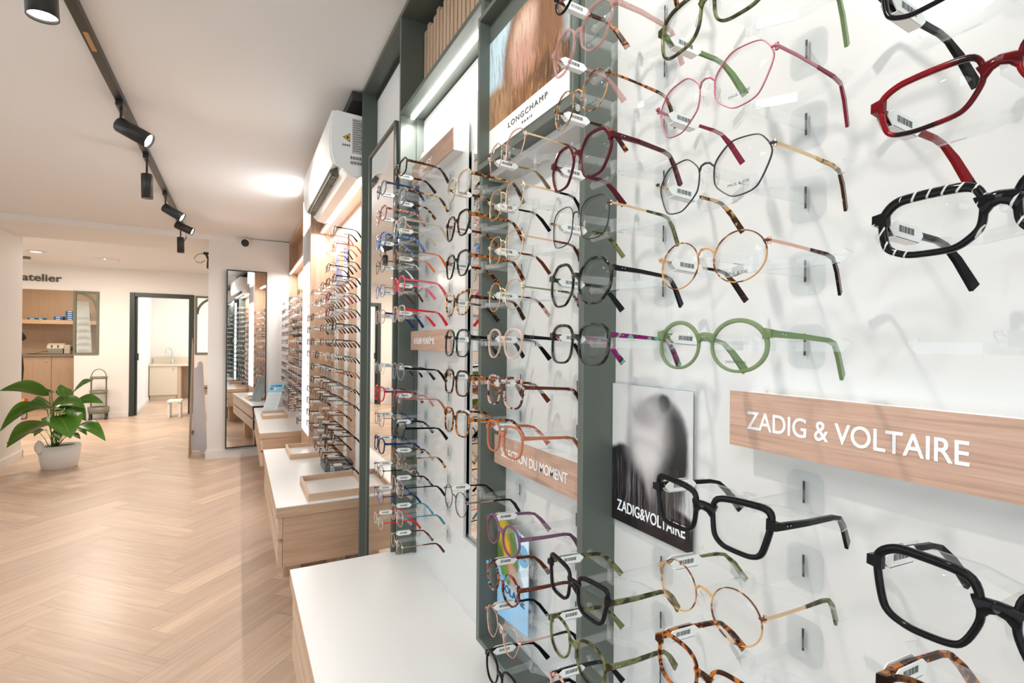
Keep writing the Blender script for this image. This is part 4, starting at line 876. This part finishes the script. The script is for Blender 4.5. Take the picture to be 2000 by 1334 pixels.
GPART = 0
def build_glasses(name, label, spec, lod=0, text_=None):
    """front in the yz plane at the origin facing -x, temples towards +x"""
    shape, kind, fm, tm, tip, w, h = spec[:7]
    M_ = kind == 'M'; t_ = .0011 if M_ else .0027; dep = .0016 if M_ else .0034
    if kind == 'T': t_, dep = .0040, .0042
    if kind == 'R': t_, dep = .0006, .0012
    br = .018 if M_ or kind == 'R' else .016; root = empty(name, (0, 0, 0), label, 'glasses')
    cy = w/2+br/2+t_*.5; L = outline(shape, w, h); N = len(L)
    if lod: L = L[::2]; N = len(L)
    nor = []
    for i in range(N):
        a, b = L[i-1], L[(i+1) % N]; d = (b[0]-a[0], b[1]-a[1]); ln = math.hypot(*d) or 1; nor.append((d[1]/ln, -d[0]/ln))
    def wrap(y): return abs(y)*abs(y)*1.1          # slight face curve
    fr = MB()
    sec = [(0, .30), (.2, .5), (.8, .5), (1, .3), (1, -.3), (.8, -.5), (.2, -.5), (0, -.3)] if not lod else [(0, .5), (1, .5), (1, -.5), (0, -.5)]
    K = len(sec)
    for sgn in (1, -1):
        V = []
        for (y, z), (ny, nz) in zip(L, nor):
            tt = t_*(1+(0 if M_ or kind == 'R' else .45*max(0, nz)+.25*max(0, ny)))
            for (o_, d_) in sec:
                yy = (y+ny*tt*o_+cy)*sgn; V.append((wrap(yy)+d_*dep, yy, z+nz*tt*o_))
        F = [(i*K+k, i*K+(k+1) % K, ((i+1) % N)*K+(k+1) % K, ((i+1) % N)*K+k) for i in range(N) for k in range(K)]
        fr.add(V, F, 0, True)
    y_in = cy+min(p[0] for p in L); zb = h*.20; y_out = cy+max(p[0] for p in L)
    zo = [p for p in L if p[0] > 0 and p[1] > 0]; zh = h*.22 if M_ else h*.26
    yh = cy+max(p[0] for p in L if abs(p[1]-zh) < h*.12)
    hw = yh+t_+(.0032 if M_ else .0034)
    if M_ or kind == 'R':
        fr.tube([(0.0, -y_in+.0005, zb-.002), (-.002, -y_in*.55, zb+.002), (-.0026, 0, zb+.003), (-.002, y_in*.55, zb+.002), (0.0, y_in-.0005, zb-.002)], .0011, seg=6, smooth=True)
        for sg in (1, -1): fr.tube([(.001, sg*(yh+.0005), zh), (.0012, sg*(hw-.001), zh), (.0045, sg*hw, zh)], .0014, seg=6)
    else:
        b2 = y_in; s4 = [(-.5, -.5), (.5, -.5), (.5, .5), (-.5, .5)]
        q = dep*1.0; hh_ = .0058 if kind != 'T' else .0078
        fr.sweep([(0, -b2, zb-.002), (-.001, -b2*.5, zb+.0005), (-.0015, 0, zb+.0015), (-.001, b2*.5, zb+.0005), (0, b2, zb-.002)], [(a*q, b*hh_) for a, b in [(-.5, -.32), (-.3, -.5), (.3, -.5), (.5, -.32), (.5, .32), (.3, .5), (-.3, .5), (-.5, .32)]], smooth=True, scale=[(1.0, 1.75), (1, 1.15), (1, 1), (1, 1.15), (1.0, 1.75)])
        for sg in (1, -1):
            e = [(yh-.001, zh-.0045), (hw+.001, zh-.0032), (hw+.001, zh+.0036), (yh-.001, zh+.0052)]
            x0 = wrap(yh)
            fr.prism([(sg*a, b) for a, b in e], 0, x0-dep*.5, x0+dep*.5+.001)
    front = fr.build('frame_front', C[fm], root)
    for sg in (1, -1):
        ln_ = MB(); c0 = (wrap(cy)-.0022, cy*sg, 0); P1 = []; P2 = []
        for (y, z) in L: yy = (y*1.004+cy)*sg; P1.append((wrap(yy)-.0002, yy, z*1.004)); P2.append((wrap(yy)+.0010, yy, z*1.004))
        mid1 = [((p[0]+c0[0])/2-.0006, (p[1]+c0[1])/2, p[2]/2) for p in P1]
        V = [c0]+mid1+P1+P2+[(c0[0]+.0014, c0[1], 0)]
        F = [(0, 1+i, 1+(i+1) % N) for i in range(N)]+[(1+i, 1+N+i, 1+N+(i+1) % N, 1+(i+1) % N) for i in range(N)]+[(1+N+i, 1+2*N+i, 1+2*N+(i+1) % N, 1+N+(i+1) % N) for i in range(N)]+[(3*N+1, 1+2*N+(i+1) % N, 1+2*N+i) for i in range(N)]
        lo_ = ln_.add(V, F, 0, True).build('lens', lensm, root)
        if text_ and sg == -1 and not lod:
            text('lens_print', text_, barm, (wrap(cy)-.0022-.0002+.0003, -cy+.012 if False else -cy+.011, -h*.36), ROT_W, .0027 if len(text_) < 12 else .0022, .022, lo_, ext=.00005)
    # temples
    for sg in (1, -1):
        tb = MB(); mts = [C[tm], C[tip]]
        if M_ or kind == 'R':
            tb.sweep([(.0045, sg*hw, zh), (.03, sg*(hw+.0005), zh), (.062, sg*(hw-.0005), zh)], [(-.0006, -.0013), (.0006, -.0013), (.0006, .0013), (-.0006, .0013)], 0, smooth=False)
            tb.sweep([(.060, sg*(hw-.0005), zh), (.088, sg*(hw-.002), zh), (.100, sg*(hw-.003), zh-.002), (.112, sg*(hw-.006), zh-.012), (.128, sg*(hw-.011), zh-.032)], [(-.0011, -.0017), (.0011, -.0017), (.0011, .0017), (-.0011, .0017)], 1, smooth=False, scale=[(.8, .8), (1, 1), (1, 1.1), (1.2, 1.7), (1.2, 1.9)])
            if not lod: tb.lathe([(.0016, -.003), (.0016, .003)], (.004, sg*(hw-.0008), zh), 0, seg=8)
        else:
            tb.sweep([(wrap(hw)-.0005, sg*(hw-.0005), zh+.0002), (.012, sg*hw, zh), (.045, sg*(hw+.001), zh), (.088, sg*(hw-.002), zh-.0005), (.100, sg*(hw-.003), zh-.003), (.112, sg*(hw-.006), zh-.013), (.130, sg*(hw-.011), zh-.034)],
                     [(-.0017, -.0026), (.0017, -.0026), (.0017, .0026), (-.0017, .0026)], 1 if tip != tm else 0, smooth=False, scale=[(1, 1.25), (1, 1.15), (.95, .95), (.9, .85), (.9, .9), (1, 1.25), (.9, 1.75)])
            if not lod:
                for dx in (.016, .0205): tb.lathe([(.0007, -.0021), (.0007, .0021)], (dx, sg*hw, zh+.0002), 2, seg=6, mat=Matrix.Rotation(R(90), 4, 'X'))
                mts.append(C['silver'])
        tb.build('temple', mts, root)
    # nose pads
    if (M_ or kind == 'R') and not lod:
        for sg in (1, -1):
            nb = MB(); nb.lathe([(.0005, -.0062), (.0032, -.004), (.0036, 0), (.003, .0045), (.0005, .006)], (.0065, sg*.0082, -.004), sx=.35, sy=1, seg=10, mat=Matrix.Rotation(R(-sg*18), 4, 'X') @ Matrix.Rotation(R(sg*55), 4, 'Z'))
            nb.tube([(.0005, sg*(y_in+.001), zb-.008), (.004, sg*(y_in-.002), zb-.010), (.006, sg*.0095, -.003)], .0005, seg=5)
            nb.build('nose_pad', [C['clear']], root)
    # price tag looped round the far temple, its printed side towards -y
    tg = MB(); zt = zh-(.0015); x0_ = .016
    hexo = [(x0_, zt-.001), (x0_+.007, zt-.0065), (x0_+.040, zt-.0065), (x0_+.046, zt-.001), (x0_+.046, zt+.001), (x0_+.040, zt+.0055), (x0_+.007, zt+.0055), (x0_, zt+.001)]
    tg.prism(hexo, 1, hw-.0042, hw-.0034); tg.prism(hexo, 1, hw+.0034, hw+.0042)
    tg.box(x0_+.007, x0_+.040, hw-.0042, hw+.0042, zt-.0068, zt-.0060)
    tagob = tg.build('price_tag', tagm, root)
    bc = MB(); x = x0_+.012; rr = random.Random(hash(name) & 7)
    while x < x0_+.033: ww = rr.choice((.0006, .001, .0014)); bc.box(x, x+ww, hw-.00435, hw-.0042, zt-.002, zt+.0028); x += ww+rr.choice((.0006, .001))
    if not lod: bc.build('barcode', barm, tagob)
    return root
def copy_tree(o, parent=None):
    c = o.copy(); COL.objects.link(c)
    if parent is not None: c.parent = parent
    for ch in kids.get(o.name, ()): copy_tree(ch, c)
    return c
kids = {}
def index_kids(root):
    for ch in root.children: kids.setdefault(root.name, []).append(ch); index_kids(ch)

# acrylic holder: wall tab, back bar, node with two swept wings, nose bar
def build_holder(lod=0):
    t = empty('acrylic_holder', (0, 0, 0), 'clear acrylic holder', 'eyewear holder')
    # tab centre at origin on the wall, front towards -x
    D = .150
    tabm = MB().prism([(a, b) for a, b in rrect(-.020, .020, -.024, .024, .011, 5)], 0, -.0035, -.0002)
    tabm.build('wall_tab', tabmat, t)
    MB().prism([(-.0012, -.010), (.0012, -.010), (.0012, .014), (-.0012, .014)], 0, -.0042, -.0036).build('slot', barm if not lod else barm, t)
    b = MB(); b.box(-D+.060, -.0036, -.002, .002, -.005, .005)
    b.box(-D-.004, -D+.052, -.002, .002, .001, .011); b.box(-D+.052, -D+.060, -.006, .006, -.006, .012)
    b.tube([(-D-.004, 0, .006), (-D-.008, 0, .006), (-D-.010, 0, .010)], .0025, seg=6)
    b.build('bar', acry, t)
    for sg in (1, -1):
        MB().sweep([(-D+.056, sg*.005, .0), (-D+.076, sg*.036, .0), (-D+.078, sg*.078, .0), (-D+.078, sg*.082, .006)], [(-.0022, -.0045), (.0022, -.0045), (.0022, .0045), (-.0022, .0045)], smooth=False).build('wing', acry, t)
    return t
holder0 = build_holder(); index_kids(holder0); holder_used = [False]
def put_holder(x, y, z, label, group):
    h_ = holder0 if not holder_used[0] else copy_tree(holder0); holder_used[0] = True
    h_.location = (x, y, z); h_['label'] = label; h_['group'] = group
    return h_
def Zk(k): return 1.269+.0805*k
ORD = {1: 'top', 2: 'second', 3: 'third', 4: 'fourth', 5: 'fifth', 6: 'sixth', 7: 'seventh', 8: 'eighth', 9: 'ninth', 10: 'tenth', 11: 'eleventh', 12: 'twelfth', 13: 'thirteenth', 14: 'fourteenth', 15: 'fifteenth', 16: 'sixteenth'}
PJ = 'PAUL & JOE'
# column y, rows: k -> (shape, kind, front, temple, tip, w, h, words, print)
HERO = [
 (.130, 'at the right picture edge', {
   3: ('softrect', 'A', 'black', 'black', 'black', .052, .036, 'black rectangular', None), 2: ('browrect', 'A', 'redblack', 'redblack', 'redblack', .053, .032, 'deep red and black rectangular', None),
   1: ('softrect', 'T', 'zebra', 'zebra', 'black', .051, .033, 'thick black and white striped', None), -2: ('browrect', 'T', 'black', 'black', 'black', .052, .043, 'thick glossy black rounded', None), -3: ('panto', 'A', 'darktort', 'tort', 'tort', .050, .040, 'dark tortoise rounded', None)}),
 (.344, 'right of the wide grey post', {
   4: ('square', 'A', 'olivetort', 'greentip', 'greentip', .052, .047, 'green marbled square', None), 3: ('kite', 'M', 'pinkmetal', 'pinkmetal', 'wine', .054, .050, 'thin pink angular', PJ), 2: ('kite', 'M', 'gun', 'gold', 'blondetort', .053, .048, 'thin dark and gold rounded', PJ),
   1: ('round', 'M', 'goldbrown', 'rosegold', 'darktort', .051, .0455, 'gold and tortoise round', PJ), 0: ('round', 'A', 'green', 'rosegold', 'greentip', .051, .0425, 'translucent green oval', 'ZADIG&VOLTAIRE'),
   -2: ('taper', 'T', 'black', 'black', 'black', .052, .040, 'black rectangular', None), -3: ('round', 'M', 'goldbrown', 'gold', 'olivetort', .049, .046, 'gold and tortoise round', None), -4: ('square', 'A', 'tort', 'blondetort', 'tort', .050, .043, 'bold tortoise square', None)}),
 (.557, 'overlapping the wide grey post', {
   6: ('round', 'A', 'black', 'black', 'tort', .048, .044, 'black round', None), 5: ('kite', 'A', 'pink', 'pink', 'pink', .053, .052, 'translucent pink', PJ), 4: ('round', 'M', 'goldbrown', 'tort', 'tort', .048, .050, 'tortoise and gold oval', PJ), 3: ('hexwide', 'A', 'burg', 'brown', 'burg', .052, .052, 'burgundy hexagonal', PJ),
   2: ('square', 'M', 'gun', 'gold', 'olivetort', .052, .053, 'black and gold square', None), 1: ('oct', 'A', 'blacktort', 'black', 'black', .053, .050, 'black marbled octagonal', PJ), 0: ('square', 'A', 'blacktort', 'purpmulti', 'purpmulti', .052, .048, 'black speckled rounded square', PJ),
   -4: ('taper', 'T', 'black', 'black', 'olivetort', .050, .041, 'thick black winged', None), -5: ('panto', 'A', 'olivetort', 'olivetort', 'olivetort', .050, .045, 'olive and blue marbled', None), -6: ('panto', 'A', 'pinktort', 'orange', 'black', .048, .043, 'pale tortoise', None)}),
 (.770, 'in the middle bay beside the wide post', {
   4: ('kite', 'M', 'rosegold', 'gold', 'gold', .052, .050, 'thin rose gold', None), 3: ('square', 'M', 'gold', 'gold', 'black', .051, .050, 'very thin pale gold', PJ), 2: ('square', 'M', 'gold', 'gold', 'brown', .050, .048, 'very thin gold square', None), 1: ('panto', 'M', 'gold', 'greentip', 'pinktort', .050, .048, 'thin beige gold', None),
   0: ('panto', 'A', 'blush', 'gold', 'black', .049, .045, 'translucent blush', None), -1: ('square', 'A', 'pinktort', 'blondetort', 'brown', .052, .046, 'pink brown tortoise', None), -2: ('square', 'A', 'terra', 'terra', 'terra', .052, .047, 'terracotta translucent', None),
   -4: ('round', 'A', 'purple', 'rosegold', 'purple', .047, .044, 'purple round', None), -5: ('round', 'A', 'bluetort', 'bluetort', 'brown', .046, .043, 'blue and red tortoise round', None), -6: ('hex', 'M', 'rosegold', 'rosegold', 'black', .048, .045, 'rose gold hexagonal', None), -7: ('panto', 'A', 'black', 'black', 'black', .047, .042, 'black round', None)}),
 (.984, 'along the middle bay left frame', {
   4: ('square', 'A', 'beige', 'blondetort', 'blondetort', .050, .044, 'grey beige crystal', None), 3: ('hex', 'A', 'darktort', 'orange', 'tort', .050, .046, 'dark hexagonal', None), 2: ('hex', 'A', 'blacktort', 'orange', 'tort', .051, .046, 'black octagonal orange armed', None), 1: ('cat', 'A', 'blondetort', 'darktort', 'darktort', .050, .042, 'olive tortoise', None),
   0: ('square', 'A', 'blacktort', 'black', 'black', .053, .050, 'black rounded square', None), -1: ('square', 'A', 'darktort', 'black', 'tort', .053, .046, 'black and brown square', None), -2: ('square', 'A', 'tort', 'tort', 'tort', .053, .046, 'orange tortoise square', None), -4: ('round', 'M', 'gun', 'rosegold', 'black', .049, .047, 'thin dark round', None)}),
 (1.420, 'left of the mirror strip', {
   6: ('rect', 'A', 'darktort', 'multi', 'darktort', .051, .040, 'black with speckled arms', None), 5: ('panto', 'A', 'grey', 'greenmetal', 'blondetort', .048, .042, 'grey with green arms', None), 4: ('panto', 'A', 'clear', 'gold', 'beige', .048, .044, 'clear crystal', None), 3: ('oct', 'M', 'goldbrown', 'rosegold', 'orange', .046, .044, 'orange gold', None),
   2: ('round', 'A', 'rose', 'rose', 'rose', .046, .042, 'pink speckled', None), 1: ('square', 'A', 'blush', 'red', 'red', .046, .040, 'pale pink with red arms', None), -1: ('round', 'A', 'grey', 'black', 'black', .047, .042, 'smoky grey', None), -2: ('square', 'M', 'wine', 'terra', 'terra', .048, .042, 'thin red brown', None),
   -3: ('cat', 'A', 'blacktort', 'black', 'black', .049, .043, 'black and white', None), -4: ('hex', 'M', 'goldbrown', 'blondetort', 'blondetort', .048, .042, 'golden angular', None), -5: ('square', 'M', 'rosegold', 'navy', 'black', .047, .042, 'pink gold with navy arms', None), -6: ('square', 'M', 'rosegold', 'tealmetal', 'teal', .046, .040, 'rose metal with teal arms', None), -7: ('oval', 'R', 'gold', 'gold', 'brown', .046, .036, 'rimless gold', None)}),
 (1.632, 'in front of the leaning mirror', {
   6: ('oval', 'A', 'grey', 'multi', 'navy', .046, .038, 'grey with speckled red arms', None), 5: ('rect', 'A', 'coral', 'coral', 'coral', .050, .040, 'coral speckled', None), 4: ('rect', 'A', 'blue', 'blue', 'blue', .050, .040, 'bright blue speckled', None), 3: ('panto', 'M', 'gun', 'gun', 'silver', .048, .043, 'thin dark', None),
   2: ('square', 'M', 'bluemetal', 'rosegold', 'brown', .046, .038, 'thin blue and pink', None), 1: ('square', 'A', 'blush', 'beige', 'navy', .045, .038, 'pale crystal', None), -1: ('square', 'R', 'silver', 'silver', 'black', .046, .036, 'rimless silver', None), -2: ('panto', 'A', 'red', 'red', 'wine', .047, .041, 'red', None),
   -3: ('square', 'M', 'bluemetal', 'gold', 'navy', .047, .040, 'violet blue metal', None), -4: ('square', 'A', 'navy', 'navy', 'navy', .050, .042, 'dark navy', None), -5: ('oval', 'M', 'gun', 'black', 'pinktort', .046, .036, 'black half rimmed', None), -6: ('oval', 'M', 'bluemetal', 'navy', 'navy', .045, .038, 'thin dark blue', None), -7: ('oval', 'M', 'silver', 'red', 'red', .044, .034, 'fine silver with red arms', None)}),
]
for (cy_, where, rows) in HERO:
    ks = sorted(rows, reverse=True)
    for i, k in enumerate(ks):
        sp = rows[k]; z = Zk(k); lod = 0 if cy_ < 1.2 else 1
        nm = 'glasses'; kindw = sp[7]
        lab = '%s glasses %s, %s' % (kindw, where, ORD[i+1]) if len(kindw.split()) > 3 else '%s glasses %s, %s in column' % (kindw, where, ORD[i+1])
        g = build_glasses('glasses', lab, sp, 0, sp[8]); g['group'] = 'glasses '+where
        xw = XB
        g.location = (xw-.158, cy_, z); g.rotation_euler = (0, R(3), 0)
        tabx = xw if cy_ < 1.5 else XB
        put_holder(tabx, cy_, z, 'holder of %s glasses %s' % (kindw, where.replace('overlapping', 'at')), 'acrylic holders '+where)
# empty holders stay clipped to the nearest panel
for (y, k, nm) in ((.13, 0, 'right edge of the picture level with the green glasses'), (.13, 4, 'top right corner of the picture'), ):
    put_holder(XB, y, Zk(k), 'empty clear acrylic holder at the '+nm, 'empty acrylic holders')

# ---- the crowded oak niches: one of each kind is built, the rest are copies
PROTO = [('round', 'A', 'darktort', 'darktort', 'darktort', .048, .043, 'dark tortoise round'), ('rect', 'M', 'gun', 'gun', 'black', .050, .036, 'thin dark rectangular'), ('square', 'A', 'black', 'black', 'black', .050, .040, 'black square'),
 ('panto', 'M', 'rosegold', 'rosegold', 'brown', .048, .043, 'rose gold rounded'), ('rect', 'A', 'tort', 'tort', 'tort', .050, .038, 'orange tortoise'), ('round', 'A', 'clear', 'silver', 'grey', .047, .042, 'clear crystal'),
 ('square', 'M', 'gold', 'gold', 'darktort', .048, .042, 'thin gold'), ('panto', 'A', 'blush', 'rosegold', 'terra', .048, .042, 'pale pink'), ('rect', 'A', 'grey', 'black', 'black', .050, .037, 'smoky grey'), ('oval', 'M', 'silver', 'silver', 'black', .046, .036, 'thin silver oval'),
 ('cat', 'A', 'wine', 'wine', 'wine', .049, .040, 'wine red'), ('square', 'A', 'pinktort', 'brown', 'brown', .050, .042, 'pink brown')]
protos = []
for p in PROTO:
    g = build_glasses('glasses', 'x', p, 1); index_kids(g); protos.append([g, p[7], False, None])
def joined(root, name):
    """the same thing as one mesh, for copies too small to show their parts"""
    V = []; F = []; MI = []; SM = []; mats = []
    def walk(o):
        if o.type == 'MESH':
            off = len(V); me = o.data; V.extend(v.co[:] for v in me.vertices); idx = []
            for m_ in me.materials:
                if m_ not in mats: mats.append(m_)
                idx.append(mats.index(m_))
            for pl in me.polygons: F.append(tuple(i+off for i in pl.vertices)); MI.append(idx[pl.material_index]); SM.append(pl.use_smooth)
        for c in kids.get(o.name, ()): walk(c)
    walk(root); me = bpy.data.meshes.new(name); me.from_pydata(V, [], F)
    for m_ in mats: me.materials.append(m_)
    me.polygons.foreach_set('material_index', MI); me.polygons.foreach_set('use_smooth', SM); me.update(); return me
far_me = [joined(p[0], 'glasses') for p in protos]; hold_me = joined(holder0, 'acrylic_holder')
WORD = ['one', 'two', 'three', 'four', 'five', 'six', 'seven', 'eight', 'nine', 'ten', 'eleven', 'twelve', 'thirteen', 'fourteen', 'fifteen', 'sixteen']
XO = .579
rg = random.Random(11)
for ci in range(6):
    y = 2.73+.2135*ci; ks = range(7, -9, -1) if ci < 2 else range(4, -9, -1)
    for ri, k in enumerate(ks):
        if rg.random() < .06 and ri: continue
        pr_ = protos[rg.randrange(len(protos))]
        place = 'nearer oak niche, column %s, row %s from top' % (WORD[ci], WORD[ri])
        g = pr_[0] if not pr_[2] else copy_tree(pr_[0]); pr_[2] = True
        g.location = (XO-.158, y, Zk(k)); g.rotation_euler = (0, R(3), 0); g['label'] = '%s glasses, %s' % (pr_[1], place); g['category'] = 'glasses'; g['group'] = 'glasses in the nearer oak niche'
        put_holder(XO, y, Zk(k), 'clear acrylic holder, '+place, 'acrylic holders in the nearer oak niche')
for ci in range(9):
    y = 4.50+.2135*ci
    for ri, k in enumerate(range(5, -9, -1)):
        if rg.random() < .08: continue
        i = rg.randrange(len(protos)); place = 'far oak niche, column %s, row %s from top' % (WORD[ci], WORD[ri])
        g = bpy.data.objects.new('glasses', far_me[i]); COL.objects.link(g); g.location = (XO-.158, y, Zk(k)); g.rotation_euler = (0, R(3), 0)
        tag(g, '%s glasses, %s' % (protos[i][1], place), 'glasses', 'glasses in the far oak niche')
        h_ = bpy.data.objects.new('acrylic_holder', hold_me); COL.objects.link(h_); h_.location = (XO, y, Zk(k)); tag(h_, 'clear acrylic holder, '+place, 'eyewear holder', 'acrylic holders in the far oak niche')
for p in protos:
    if not p[2]: print('UNUSED PROTO', p[1])
